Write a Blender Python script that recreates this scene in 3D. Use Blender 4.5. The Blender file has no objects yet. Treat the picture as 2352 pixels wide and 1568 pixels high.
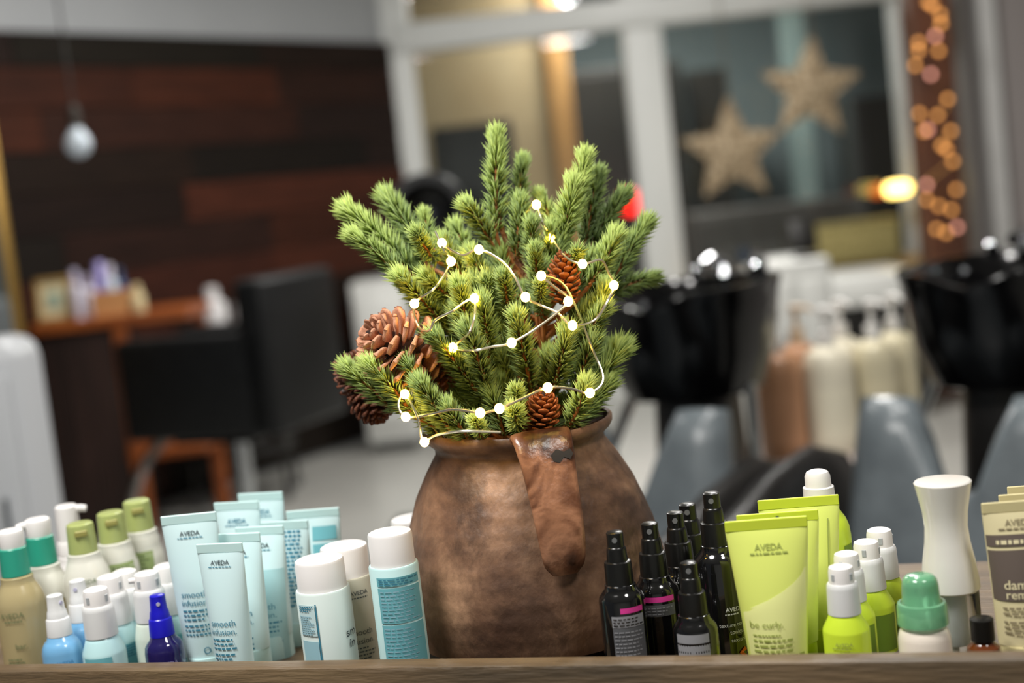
import bpy, bmesh, math, random
import numpy as np
from mathutils import Vector, Matrix

random.seed(7); rng = np.random.default_rng(7)
sc = bpy.context.scene
col = sc.collection
PI = math.pi

# ------------------------------------------------------------------ camera
FPX = 3267.0                                   # focal length in pixels of the 2352x1568 frame
ROLL, PITCH = math.radians(6.5), math.radians(6.0)
CAM = np.array([0.0, 0.0, 1.15])
fwd = np.array([0, math.cos(PITCH), -math.sin(PITCH)])
_r0 = np.array([1.0, 0, 0]); _u0 = np.array([0, math.sin(PITCH), math.cos(PITCH)])
rgt = _r0*math.cos(ROLL) - _u0*math.sin(ROLL)
upv = _r0*math.sin(ROLL) + _u0*math.cos(ROLL)
cd = bpy.data.cameras.new('camera'); cam = bpy.data.objects.new('camera', cd); col.objects.link(cam)
cam.matrix_world = Matrix(((rgt[0], upv[0], -fwd[0], CAM[0]), (rgt[1], upv[1], -fwd[1], CAM[1]),
                           (rgt[2], upv[2], -fwd[2], CAM[2]), (0, 0, 0, 1)))
cd.sensor_width = 36; cd.lens = FPX/2352*36; cd.clip_start = .05; cd.clip_end = 60
cd.dof.use_dof = True; cd.dof.focus_distance = 1.185; cd.dof.aperture_fstop = 2.7
sc.camera = cam

# ------------------------------------------------------------------ world, lights, exposure
w = bpy.data.worlds.new('world'); sc.world = w; w.use_nodes = True
w.node_tree.nodes['Background'].inputs[0].default_value = (.62, .68, .75, 1)
w.node_tree.nodes['Background'].inputs[1].default_value = .12
sc.view_settings.view_transform = 'Standard'; sc.view_settings.look = 'None'
sc.view_settings.gamma = 1; sc.view_settings.use_curve_mapping = False
sc.view_settings.exposure = 0.0
def area(name, loc, size, power, colr=(1, .97, .93), rot=(0, 0, 0)):
    l = bpy.data.lights.new(name, 'AREA'); l.shape = 'DISK'; l.size = size; l.energy = power; l.color = colr
    o = bpy.data.objects.new(name, l); col.objects.link(o); o.location = loc; o.rotation_euler = rot
    return o
area('ceiling_lamp_over_counter', (-.75, .6, 2.62), .7, 66)
area('counter_fill_light', (.9, .1, 2.62), .5, 24)  # added fill light on the viewer's side, no fixture modelled
for i, (x, y) in enumerate(((.35, 2.15), (1.15, 2.3), (.75, 3.3))): area('ceiling_downlight_%d' % (i+1), (x, y, 2.62), .11, 15)
area('ceiling_lamp_over_chair', (-.7, 4.6, 2.62), .5, 36)
area('window_side_fill_light', (.9, 5.3, 2.62), .6, 62)  # unseen light placed to brighten the right-hand wall
area('next_room_fill_light', (.9, 9.2, 2.62), .8, 105, (1, .95, .88))  # unseen light added to lift the room behind the glass

# ------------------------------------------------------------------ pixel helpers (to find real places from measured directions)
def ray(x, y): return fwd + rgt*((x-1176)/FPX) - upv*((y-784)/FPX)
def at(x, y, d): return CAM + ray(x, y)*d                      # d: depth along the lens axis
def ony(x, y, Y): k = ray(x, y); return CAM + k*(Y/k[1])
def onz(x, y, z): k = ray(x, y); return CAM + k*((z-CAM[2])/k[2])
ZL = .79                                       # top of the front board
ZS = .745                                      # top of the counter
LIPW = .022
lipA, lipB = onz(0, 1522, ZL), onz(2352, 1490, ZL)
ud = (lipB-lipA)/np.linalg.norm(lipB-lipA); vd = np.array([-ud[1], ud[0], 0])
SHELF_YAW = math.atan2(ud[1], ud[0])
def onv(x, y, v):
    k = ray(x, y); t = (v+LIPW-(CAM-lipA)@vd)/(k@vd); return CAM+t*k, t
def suv(u, v, z): p = lipA + ud*u + vd*(v+LIPW); return np.array([p[0], p[1], z])

# ------------------------------------------------------------------ materials
def lin(c):
    if isinstance(c, str): c = tuple(int(c[i:i+2], 16) for i in (0, 2, 4))
    return tuple((x/255/12.92 if x/255 <= .04045 else ((x/255+.055)/1.055)**2.4) for x in c) + (1,)
MATS = {}
def M(name, c, rough=.5, metal=0, trans=0, coat=0, ior=1.45, emit=None, es=0, spec=.5, sub=0):
    if name in MATS: return MATS[name]
    m = bpy.data.materials.new(name); m.use_nodes = True; b = m.node_tree.nodes['Principled BSDF']
    b.inputs['Base Color'].default_value = lin(c); b.inputs['Roughness'].default_value = rough
    b.inputs['Metallic'].default_value = metal; b.inputs['Transmission Weight'].default_value = trans
    b.inputs['Coat Weight'].default_value = coat; b.inputs['IOR'].default_value = ior
    b.inputs['Specular IOR Level'].default_value = spec
    if sub: b.inputs['Subsurface Weight'].default_value = sub; b.inputs['Subsurface Radius'].default_value = (.01, .01, .01)
    if emit: b.inputs['Emission Color'].default_value = lin(emit); b.inputs['Emission Strength'].default_value = es
    MATS[name] = m; return m
def noisy(name, stops, scale=(1, 1, 1), nscale=5, rough=.6, bump=.0, detail=6, bscale=None, coat=0, dist=0, spec=.5):
    """principled with a noise-driven colour ramp in object space plus fine relief"""
    if name in MATS: return MATS[name]
    m = bpy.data.materials.new(name); m.use_nodes = True; nt = m.node_tree; b = nt.nodes['Principled BSDF']
    tc = nt.nodes.new('ShaderNodeTexCoord'); mp = nt.nodes.new('ShaderNodeMapping'); mp.inputs['Scale'].default_value = scale
    nz = nt.nodes.new('ShaderNodeTexNoise'); nz.inputs['Scale'].default_value = nscale; nz.inputs['Detail'].default_value = detail
    nz.inputs['Distortion'].default_value = dist
    rp = nt.nodes.new('ShaderNodeValToRGB')
    while len(rp.color_ramp.elements) < len(stops): rp.color_ramp.elements.new(.5)
    for e, (p, c) in zip(rp.color_ramp.elements, stops): e.position = p; e.color = lin(c)
    L = nt.links.new
    L(tc.outputs['Object'], mp.inputs[0]); L(mp.outputs[0], nz.inputs[0]); L(nz.outputs[0], rp.inputs[0]); L(rp.outputs[0], b.inputs['Base Color'])
    b.inputs['Roughness'].default_value = rough; b.inputs['Coat Weight'].default_value = coat; b.inputs['Specular IOR Level'].default_value = spec
    if bump:
        n2 = nt.nodes.new('ShaderNodeTexNoise'); n2.inputs['Scale'].default_value = bscale or nscale*4; n2.inputs['Detail'].default_value = 5
        bp = nt.nodes.new('ShaderNodeBump'); bp.inputs['Strength'].default_value = bump; bp.inputs['Distance'].default_value = .01
        L(mp.outputs[0], n2.inputs[0]); L(n2.outputs[0], bp.inputs['Height']); L(bp.outputs[0], b.inputs['Normal'])
    MATS[name] = m; return m

# ------------------------------------------------------------------ mesh helpers
def mk(name, v, f, mat, parent=None, loc=(0, 0, 0), rotz=0, smooth=True, angle=35):
    me = bpy.data.meshes.new(name); me.from_pydata([tuple(p) for p in v], [], f); me.update()
    if mat: me.materials.append(mat)
    if smooth:
        me.polygons.foreach_set('use_smooth', [True]*len(me.polygons)); me.set_sharp_from_angle(angle=math.radians(angle))
    o = bpy.data.objects.new(name, me); col.objects.link(o); o.location = loc; o.rotation_euler = (0, 0, rotz)
    if parent: o.parent = parent
    return o
def link(name, me, parent, loc=(0, 0, 0), rot=None, scale=None):
    o = bpy.data.objects.new(name, me); col.objects.link(o); o.location = loc; o.parent = parent
    if rot is not None: o.rotation_euler = rot
    if scale is not None: o.scale = scale
    return o
def thing(name, label, cat, loc=(0, 0, 0), rotz=0, group=None):
    o = bpy.data.objects.new(name, None); col.objects.link(o); o.empty_display_size = .05
    o.location = loc; o.rotation_euler = (0, 0, rotz); return tag(o, label, cat, group)
def tag(o, label, cat, group=None):
    o['label'] = label; o['category'] = cat
    if group: o['group'] = group
    return o
def struct(o, label, cat):
    o['kind'] = 'structure'; o['label'] = label; o['category'] = cat; return o
def join(*parts):
    V, F = [], []
    for v, f in parts:
        n = len(V); V += [tuple(p) for p in v]; F += [tuple(i+n for i in q) for q in f]
    return V, F
def xf(vf, loc=(0, 0, 0), rot=(0, 0, 0), scale=(1, 1, 1)):
    from mathutils import Euler
    m = Matrix.LocRotScale(Vector(loc), Euler(rot), Vector(scale))
    return [tuple(m @ Vector(p)) for p in vf[0]], vf[1]
def lathe(prof, n=32, capt=True, capb=True):
    V, F = [], []
    for r, z in prof:
        for k in range(n):
            a = 2*PI*k/n; V.append((r*math.cos(a), r*math.sin(a), z))
    for i in range(len(prof)-1):
        for k in range(n):
            F.append((i*n+k, (i+1)*n+k, (i+1)*n+(k+1) % n, i*n+(k+1) % n))
    if prof[0][1] < prof[-1][1]: F = [q[::-1] for q in F]
    if capt: F.append(tuple(range(n)) if prof[0][1] > prof[-1][1] else tuple(range(n))[::-1])
    L = (len(prof)-1)*n
    if capb: F.append(tuple(range(L, L+n))[::-1] if prof[0][1] > prof[-1][1] else tuple(range(L, L+n)))
    return V, F
def box(sx, sy, sz, bev=0.0, seg=2, c=(0, 0, 0)):
    bm = bmesh.new(); bmesh.ops.create_cube(bm, size=1)
    for q in bm.verts: q.co = Vector((q.co.x*sx, q.co.y*sy, q.co.z*sz))
    if bev: bmesh.ops.bevel(bm, geom=bm.edges[:]+bm.verts[:], offset=bev, segments=seg, affect='EDGES', profile=.5)
    bm.verts.index_update()
    V = [(q.co.x+c[0], q.co.y+c[1], q.co.z+c[2]) for q in bm.verts]; F = [tuple(q.index for q in f.verts) for f in bm.faces]
    bm.free(); return V, F
def tube(pts, rad, n=8, cap=True):
    pts = [np.array(p, float) for p in pts]; V, F = [], []; N = len(pts)
    if not hasattr(rad, '__len__'): rad = [rad]*N
    prev = None
    for i, p in enumerate(pts):
        t = pts[min(i+1, N-1)]-pts[max(i-1, 0)]; t /= (np.linalg.norm(t)+1e-12)
        if prev is None:
            prev = np.cross(t, (0, 0, 1.0)) if abs(t[2]) < .9 else np.cross(t, (1.0, 0, 0))
        a = prev - t*(prev@t); a /= np.linalg.norm(a); prev = a; b = np.cross(t, a)
        for k in range(n):
            q = 2*PI*k/n; V.append(tuple(p+(a*math.cos(q)+b*math.sin(q))*rad[i]))
    for i in range(N-1):
        for k in range(n): F.append((i*n+k, i*n+(k+1) % n, (i+1)*n+(k+1) % n, (i+1)*n+k))
    if cap: F.append(tuple(range(n))[::-1]); F.append(tuple(range((N-1)*n, N*n)))
    return V, F
def smoothpath(pts, sub=6):
    P = [np.array(p, float) for p in pts]; P = [2*P[0]-P[1]]+P+[2*P[-1]-P[-2]]; out = []
    for i in range(1, len(P)-2):
        for k in range(sub):
            t = k/sub; a, b, c, d = P[i-1], P[i], P[i+1], P[i+2]
            out.append(.5*((2*b)+(-a+c)*t+(2*a-5*b+4*c-d)*t*t+(-a+3*b-3*c+d)*t**3))
    out.append(P[-2]); return out
_txt = {}
def text2d(s, bold=0.0):
    """flat letter shapes, height of a capital about .7, centred on x"""
    if (s, bold) in _txt: return _txt[(s, bold)]
    cu = bpy.data.curves.new('t', 'FONT'); cu.body = s; cu.align_x = 'CENTER'; cu.resolution_u = 3; cu.offset = bold; cu.space_line = .9
    o = bpy.data.objects.new('t', cu); col.objects.link(o)
    me = bpy.data.meshes.new_from_object(o.evaluated_get(bpy.context.evaluated_depsgraph_get()))
    bm = bmesh.new(); bm.from_mesh(me); bmesh.ops.triangulate(bm, faces=bm.faces[:])
    v = np.array([q.co[:2] for q in bm.verts]); f = [tuple(q.index for q in a.verts) for a in bm.faces]; bm.free()
    bpy.data.objects.remove(o); bpy.data.curves.remove(cu); bpy.data.meshes.remove(me)
    _txt[(s, bold)] = (v, f); return v, f
def lettering(s, fmap, xc, zc, width, mat, parent, bold=0.0, name='lettering'):
    v, f = text2d(s, bold); k = width/(v[:, 0].max()-v[:, 0].min()); mid = (v[:, 1].max()+v[:, 1].min())/2
    V = [fmap(xc+a*k, zc+(b-mid)*k) for a, b in v]
    return mk(name, V, f, mat, parent, smooth=False)
def bars(fmap, x0, x1, zs, h, mat, parent, ragged=.35, name='small_print'):
    """rows of fine print too small to read: word-length strokes"""
    V, F = [], []
    for z in zs:
        end = x1-(x1-x0)*random.random()*ragged; x = x0
        while x < end:
            L = min((x1-x0)*random.uniform(.06, .17), end-x); n = 2
            for k in range(n):
                a, b = x+L*k/n, x+L*(k+1)/n; i = len(V)
                V += [fmap(a, z-h/2), fmap(b, z-h/2), fmap(b, z+h/2), fmap(a, z+h/2)]; F.append((i, i+1, i+2, i+3))
            x += L+(x1-x0)*.035
    return mk(name, V, F, mat, parent, smooth=False)
def sheet(fmap, x0, x1, z0, z1, mat, parent, name, nx=14, nz=2):
    V, F = [], []
    for j in range(nz+1):
        for i in range(nx+1):
            z = z0+(z1-z0)*j/nz; a = x0(z) if callable(x0) else x0; b = x1(z) if callable(x1) else x1
            V.append(fmap(a+(b-a)*i/nx, z))
    for j in range(nz):
        for i in range(nx): q = j*(nx+1)+i; F.append((q, q+1, q+nx+2, q+nx+1))
    return mk(name, V, F, mat, parent)

# ================================================================== THE ROOM
YW = 7.5                                        # window wall
white_paint = noisy('white_paint', [(0, 'c9cbc8'), (1, 'd6d8d4')], nscale=3, rough=.45)
frame_paint = noisy('frame_paint', [(0, 'd3d6d3'), (1, 'dfe1de')], nscale=3, rough=.4)
grey_paint = noisy('grey_paint', [(0, '8f8a88'), (1, '9a9593')], nscale=2, rough=.6)
ceil_paint = noisy('ceiling_paint', [(0, 'b9bab8'), (1, 'c4c5c2')], nscale=2, rough=.7)
floor_m = noisy('floor_stone', [(.3, '9a9a95'), (.7, 'abaaa4')], nscale=1.5, rough=.28, bump=.02)
struct(mk('floor', *box(9, 16, .1, c=(0, 4.5, -.05)), floor_m, smooth=False), 'pale grey polished floor of the salon', 'floor')
struct(mk('ceiling', *box(9, 16, .1, c=(0, 4.5, 2.75)), ceil_paint, smooth=False), 'plain pale ceiling above the salon', 'ceiling')
struct(mk('wall_back', *box(9, .1, 2.7, c=(0, -3.4, 1.35)), white_paint, smooth=False), 'plain wall behind the viewer', 'wall')

# left wall: white plaster above dark reclaimed boards
cor = ony(905, 100, YW); zb = cor[2]
far = np.array([cor[0], cor[1]]); q = onz(0, 70, zb); near = np.array([q[0], q[1]])
wd = (near-far)/np.linalg.norm(near-far); wn = np.array([wd[1], -wd[0]])
if wn[0] < 0: wn = -wn
WL = 5.6; wyaw = math.atan2(wd[1], wd[0])
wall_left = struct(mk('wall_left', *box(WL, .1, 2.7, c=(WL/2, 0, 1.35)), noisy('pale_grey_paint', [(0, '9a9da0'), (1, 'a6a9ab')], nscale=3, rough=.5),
                      loc=(far[0]-wn[0]*.055, far[1]-wn[1]*.055, 0), rotz=wyaw, smooth=False), 'white wall faced with dark reclaimed boards on the left', 'wall')
side = 1 if (-math.sin(wyaw)*wn[0]+math.cos(wyaw)*wn[1]) > 0 else -1
tones = ['1c110d', '150e0b', '22130e', '18100d', '110d0a', '13100c', '28150f', '160f0b', '2e1810', '14110e', '1e120d', '17110d', '2b160e', '27140d']
pm = [noisy('board_%d' % i, [(.25, t), (.75, tuple(min(255, int(int(t[j:j+2], 16)*1.7)) for j in (0, 2, 4)))], scale=(2, 8, 30), nscale=2, rough=.6, bump=.15, spec=.12)
      for i, t in enumerate(tones)]
rowh = .165; zr = 0.02
while zr < zb-.02:
    hh = min(rowh, zb-zr); x = -random.uniform(0, .9)
    while x < WL:
        L = random.uniform(.7, 1.5); x0, x1 = max(x, 0.0), min(x+L, WL)
        if x1-x0 > .03:
            mk('board', *box(x1-x0-.004, .022+random.uniform(0, .012), hh-.004, .002, 1, c=((x0+x1)/2, side*.062, zr+hh/2)), random.choice(pm), wall_left, smooth=False)
        x += L
    zr += rowh

# window wall: white timber frames with glass, low wall below
def wx(px, py): return ony(px, py, YW)
zs0 = ony(1580, 640, YW)[2]; zrail = ony(1190, 62, YW)[2]
posts = [ony(925, 250, YW)[0], ony(1497, 330, YW)[0], ony(2100, 330, YW)[0]]
xr_end = posts[2]+2.4
wall_window = struct(mk('wall_window', *box(xr_end-posts[0]+.1, .14, zs0, c=((xr_end+posts[0])/2, YW+.02, zs0/2)), white_paint, smooth=False),
                     'low white wall under the tall windows', 'wall')
pw = [.17, .2, .14]
for i, (x, wdt) in enumerate(zip(posts, pw)):
    struct(mk('trim_%d' % (i+1), *box(wdt, .14, 2.7-zs0, .008, 2, c=(x, YW, zs0+(2.7-zs0)/2)), frame_paint),
           ['white window post in the corner by the dark boards', 'white window post in the middle of the glazing', 'white window post beside the lit wooden column'][i], 'window post')
struct(mk('trim_4', *box(posts[2]-posts[0], .16, .15, .01, 2, c=((posts[0]+posts[2])/2, YW-.02, zrail)), frame_paint), 'white rail running across the windows near the top', 'window rail')
struct(mk('trim_5', *box(posts[2]-posts[1]-.17, .28, .05, .008, 2, c=((posts[1]+posts[2])/2, YW-.14, zs0-.02)),
          noisy('sill_wood', [(.3, 'b08c52'), (.7, 'c9a66b')], scale=(1, 12, 12), nscale=2, rough=.45)), 'pale wooden sill under the window with the stars', 'window sill')
gm = bpy.data.materials.new('window_glass'); gm.use_nodes = True; nt = gm.node_tree; nt.nodes.clear()
o_ = nt.nodes.new('ShaderNodeOutputMaterial'); mx = nt.nodes.new('ShaderNodeMixShader'); tr = nt.nodes.new('ShaderNodeBsdfTransparent')
gl = nt.nodes.new('ShaderNodeBsdfGlossy'); gl.inputs['Roughness'].default_value = .02; fr = nt.nodes.new('ShaderNodeFresnel'); fr.inputs[0].default_value = 1.5
tr.inputs[0].default_value = (.93, .96, .96, 1)
nt.links.new(fr.outputs[0], mx.inputs[0]); nt.links.new(tr.outputs[0], mx.inputs[1]); nt.links.new(gl.outputs[0], mx.inputs[2]); nt.links.new(mx.outputs[0], o_.inputs[0])
MATS['window_glass'] = gm
for i, (a, b, z0, z1, lab) in enumerate([(0, 1, zs0, zrail-.07, 'clear pane between the corner post and the middle post'), (1, 2, zs0, zrail-.07, 'clear pane behind the two hanging stars'),
                                    (0, 1, zrail+.07, 2.7, 'upper pane above the rail beside the dark boards'), (1, 2, zrail+.07, 2.7, 'upper pane above the rail over the stars')]):
    x0, x1 = posts[a]+pw[a]/2, posts[b]-pw[b]/2
    struct(mk('window_%d' % (i+1), *box(x1-x0, .008, z1-z0, c=((x0+x1)/2, YW+.02, (z0+z1)/2)), gm, smooth=False), lab, 'window')

# right: plain grey wall with a white door frame
xg = ony(2225, 300, 6.6)[0]
struct(mk('wall_right', *box(3.2, .12, 2.7, c=(xg+1.6, 6.66, 1.35)), grey_paint, smooth=False), 'plain grey wall right of the lit wooden column', 'wall')
struct(mk('wall_side', *box(.1, 11, 2.7, c=(3.3, 1.8, 1.35)), grey_paint, smooth=False), 'grey side wall beyond the basins', 'wall')
dr = struct(mk('door_1', *box(.9, .05, 2.1, .006, 1, c=(0, 0, 1.05)), M('door_grey', '857f7d', .5), loc=(ony(2352, 300, 6.57)[0]+.34, 6.565, 0)), 'grey door in the right-hand wall with pale frame', 'door')
for sx in (-1, 1): mk('door_frame', *box(.075, .09, 2.2, .006, 1, c=(sx*.485, -.01, 1.1)), M('door_trim', 'b4b4b2', .4), dr)
mk('door_frame', *box(1.05, .09, .075, .006, 1, c=(0, -.01, 2.2)), MATS['door_trim'], dr)

# the next room seen through the glass
teal = noisy('teal_plaster', [(0, '667476'), (1, '748082')], nscale=2, rough=.7)
beige = noisy('beige_plaster', [(.2, 'a8916a'), (.8, 'b8a684')], nscale=2.5, rough=.7)
struct(mk('wall_next_room', *box(9, .1, 2.7, c=(0, 11.2, 1.35)), teal, smooth=False), 'dim teal grey wall of the room behind the glass', 'wall')
x0, x1 = ony(880, 200, 9.4)[0], ony(1262, 200, 9.4)[0]
struct(mk('wall_partition', *box(x1-x0, .12, 2.7, c=((x0+x1)/2, 9.46, 1.35)), beige, smooth=False), 'beige partition wall seen through the left pane', 'wall')
struct(mk('trim_6', *box(.15, .2, 2.7, .01, 1, c=(x1+.06, 9.44, 1.35)), noisy('orange_pine', [(.3, '9c7240'), (.7, 'b98d55')], scale=(8, 8, 1), nscale=2, rough=.5)), 'orange pine post at the end of the beige partition', 'post')
dark = noisy('black_lacquer', [(.3, '11100e'), (.7, '1c1a17')], nscale=3, rough=.35)
def cupboard(name, label, px0, px1, pytop, Y, depth, mat, doors=2, zbot=0.0, cat='cupboard'):
    a, b = ony(px0, pytop, Y), ony(px1, pytop, Y); W = b[0]-a[0]; H = (a[2]+b[2])/2-zbot
    t = thing(name, label, cat, ((a[0]+b[0])/2, Y+depth/2, zbot))
    mk('body', *box(W, depth, H, .006, 1, c=(0, 0, H/2)), mat, t)
    for k in range(doors):
        d = mk('door', *box(W/doors-.02, .02, H-.08, .004, 1, c=(-W/2+W/doors*(k+.5), -depth/2-.011, H/2)), mat, t)
        mk('handle', *box(.015, .02, .12, .004, 1, c=(-W/2+W/doors*(k+.5)+(W/doors/2-.05)*(1 if k % 2 == 0 else -1), -depth/2-.03, H*.55)), M('dull_steel', '777777', .35, 1), d)
    return t
cupboard('tall_cupboard', 'tall black cupboard behind the left pane beside the orange post', 1298, 1560, 150, 9.6, .5, dark)
cupboard('low_cupboard', 'low black cupboard standing against the beige partition', 985, 1175, 285, 8.9, .4, dark)
cupboard('wardrobe', 'black wardrobe behind the pane with the stars, next to the middle post', 1575, 1665, 160, 9.9, .45, dark, 1)
cupboard('storage_unit', 'wide black storage unit seen through glass under the right star', 1955, 2130, 215, 9.6, .5, dark)
cupboard('counter', 'dark grey counter in the next room below the stars', 1590, 1990, 470, 9.0, .5, noisy('grey_laminate', [(0, '45423f'), (1, '4f4b48')], nscale=3, rough=.5), 4)
t = thing('steel_pillar', 'slim pale teal pillar behind the glass between the stars', 'pillar', (ony(1838, 300, 10.4)[0], 10.4, 0))
mk('shaft', *box(.17, .17, 2.66, .01, 1, c=(0, 0, 1.33)), M('teal_steel', '8ea2a0', .4), t); mk('foot', *box(.25, .25, .03, .005, 1, c=(0, 0, .015)), MATS['teal_steel'], t)
# red exit lamp, and a lamp invented to carry the yellow glow
p = ony(1462, 463, 8.2)
t = thing('red_lamp', 'glowing red box lamp on a black stand behind the middle post', 'lamp', (p[0], 8.2, 0))
mk('shade', *box(.16, .08, .13, .02, 3, c=(0, 0, p[2])), M('red_glow', 'ff1a10', .4, emit='ff1206', es=3.2), t)
mk('pole', *tube([(0, 0, .02), (0, 0, p[2]-.066)], .012, 8), dark, t); mk('base', *lathe([(.03, .03), (.12, .018), (.13, 0)], 20), dark, t)
p = ony(2062, 433, 7.25)
t = thing('yellow_glow_lamp', 'added lamp with amber end carrying the yellow glow at the right window post', 'lamp', (posts[2]-.02, 7.42, p[2]))
mk('bracket', *tube([(0, -.03, 0), (0, -.10, -.01), (p[0]-posts[2]+.02, -.17, 0)], .008, 8), M('brass', '8a6a30', .3, 1), t)
mk('glass_shade', *xf(lathe([(.012, .066), (.03, .05), (.034, 0), (.03, -.05), (.012, -.066)], 20), (p[0]-posts[2]+.02, -.17, 0), (0, PI/2, 0)),
   M('lamp_glow', 'ffe9a0', .4, emit='ffdc78', es=7), t)
mk('amber_end', *xf(lathe([(.01, .04), (.024, .03), (.028, 0), (.022, -.03)], 20), (p[0]-posts[2]-.085, -.17, 0), (0, PI/2, 0)), M('amber_glow', 'c87020', .4, emit='b8540c', es=1.3), t)

# wooden column wound with fairy lights
xa, xb = ony(2118, 300, 6.35)[0], ony(2212, 300, 6.35)[0]
colw = noisy('column_wood', [(.3, '3a1f10'), (.7, '5a3218')], scale=(6, 6, 1), nscale=3, rough=.55, bump=.2)
t = thing('wooden_column', 'dark brown wooden column beside the window, wound with tiny lights', 'column', ((xa+xb)/2, 6.35+(xb-xa)/2+.03, 0))
cw = xb-xa
mk('shaft', *box(cw, cw, 2.66, .01, 1, c=(0, 0, 1.35)), colw, t); mk('plinth', *box(cw+.05, cw+.05, .12, .01, 1, c=(0, 0, .06)), colw, t)
cpts = [(1690,12),(1716,30),(1758,80),(1762,128),(1730,198),(1749,278),(1638,232),(1640,275),(1621,358),(1706,406),(1799,540),(1743,630),(1643,620),(1668,715),(1690,708),(1816,715),(1765,795),(1793,815),(1826,880),(1683,1008),(1845,1035),(1683,1090),(1750,1125),(1818,1145),(1850,1240),(1790,1270),(1738,1250)]
t2 = thing('light_string', 'string of warm tiny lights hanging down the brown wooden column', 'string lights', ((xa+xb)/2, 6.33, 0))
bm_w = M('warm_bulb', 'ffb060', .4, emit='ffb060', es=1.7); bm_p = M('pink_bulb', 'ffb0a0', .4, emit='ffb09a', es=1.9)
sph = lathe([(.0005, .0125), (.006, .0108), (.0108, .006), (.0125, 0), (.0108, -.006), (.006, -.0108), (.0005, -.0125)], 12)
bme = {}
wp = []
for i, (X, Yp) in enumerate(cpts):
    p = ony(1420+X/2.3755, Yp/2.3755, 6.315); lp = (p[0]-(xa+xb)/2, p[1]-6.33, p[2]); wp.append(lp)
    m_ = bm_p if i % 5 == 4 else bm_w
    if m_.name not in bme:
        bo = mk('bulb', *sph, m_, t2, loc=lp); bme[m_.name] = bo.data
    else: link('bulb', bme[m_.name], t2, lp)
mk('wire', *tube(smoothpath([(x, y+.014, z) for x, y, z in wp], 3), .0025, 5), M('copper_wire', '7a5a30', .4, 1), t2)

# two wicker stars hanging in the window
wick = noisy('wicker', [(.35, '6a5a46'), (.5, 'a08c6e'), (.68, 'cdbc9e')], nscale=45, rough=.7, bump=.6, bscale=60, detail=3)
def star(px, py, rpx, Y, label, rot):
    c = ony(px, py, Y); s = Y/FPX*1.02; R, r_ = rpx*s, rpx*s*.44
    t = thing('hanging_star', label, 'star', (c[0], Y, c[2]), 0, 'wicker stars in the window')
    rim = [(math.sin(PI*k/5+rot)*(R if k % 2 == 0 else r_), 0, math.cos(PI*k/5+rot)*(R if k % 2 == 0 else r_)) for k in range(10)]
    V = rim + [(0, -.06, 0), (0, .06, 0)]; F = [(k, (k+1) % 10, 10) for k in range(10)]+[((k+1) % 10, k, 11) for k in range(10)]
    mk('star_body', V, F, wick, t, smooth=False)
    mk('rim', *tube([rim[k % 10] for k in range(11)], .009, 6), wick, t)
    mk('cord', *tube([(rim[0][0], 0, rim[0][2]-.01), (0, 0, 2.69-c[2])], .003, 5), M('twine', '6a5a44', .8), t)
star(1682, 348, 118, 7.2, 'wicker star hanging lower and further left in the window', 0.02)
star(1862, 205, 116, 7.05, 'wicker star hanging higher, in front of the right half of the window', .1)

# things on and below the sill
t = thing('woven_basket', 'yellowish woven basket standing on the window sill', 'basket', (ony(1960, 580, 7.25)[0], 7.24, zs0+.012))
bw = (ony(2060, 580, 7.2)[0]-ony(1858, 580, 7.2)[0]); bh = .19
mk('body', *box(bw, .16, bh, .02, 2, c=(0, 0, bh/2)), noisy('yellow_wicker', [(.35, '8a7d48'), (.65, 'b3a66c')], nscale=50, rough=.7, bump=.6, detail=2), t)
mk('rim', *box(bw+.02, .18, .025, .01, 2, c=(0, 0, bh)), MATS['yellow_wicker'], t)
def cab(name, label, px0, px1, pytop, Y, depth, mat, ndoor=1, cat='cabinet', bev=.012):
    a, b = ony(px0, pytop, Y), ony(px1, pytop, Y); W = abs(b[0]-a[0]); H = (a[2]+b[2])/2
    t = thing(name, label, cat, ((a[0]+b[0])/2, Y+depth/2, 0))
    mk('body', *box(W, depth, H-.06, bev, 3, c=(0, 0, .05+(H-.06)/2)), mat, t)
    mk('plinth', *box(W-.06, depth-.06, .06, .003, 1, c=(0, 0, .03)), M('plinth_grey', '3a3a3a', .6), t)
    for k in range(ndoor):
        d = mk('door', *box(W/ndoor-.03, .016, H-.2, .006, 2, c=(-W/2+W/ndoor*(k+.5), -depth/2-.006, H/2+.02)), mat, t)
        mk('handle', *box(.012, .018, .12, .004, 1, c=(-W/2+W/ndoor*(k+.5)+W/ndoor/2-.05, -depth/2-.022, H*.6)), M('chrome', 'c8ccd0', .12, 1), d)
    return t
whitelac = M('white_lacquer', 'd2d3cf', .35, coat=.3)
cab('towel_cabinet', 'white towel cabinet behind the left wash basin', 1745, 1905, 592, 5.2, .4, whitelac, 2)
t = cab('sideboard', 'dark sideboard with thick white worktop below the woven basket', 1905, 2110, 632, 6.0, .45, dark, 2)
xa_, xb_ = ony(1900, 626, 5.97), ony(2115, 626, 5.97); zt_ = ony(2007, 632, 6.0)[2]
mk('worktop', *box(xb_[0]-xa_[0], .5, .13, .008, 2, c=(0, 0, zt_-.06)), whitelac, t)
p = ony(1880, 655, 5.0)
t = thing('card_terminal', 'small black screen standing at the edge of the white towel cabinet', 'screen', (ony(1878, 640, 5.12)[0], 5.28, ony(1825, 592, 5.2)[2]-.01))
# (stands on the cabinet top, seen half in front of it)
mk('screen', *xf(box(.1, .02, .12, .006, 2, c=(0, 0, .085)), rot=(-.2, 0, 0)), dark, t); mk('foot', *box(.08, .08, .015, .004, 1, c=(0, 0, .0075)), dark, t)

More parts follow.
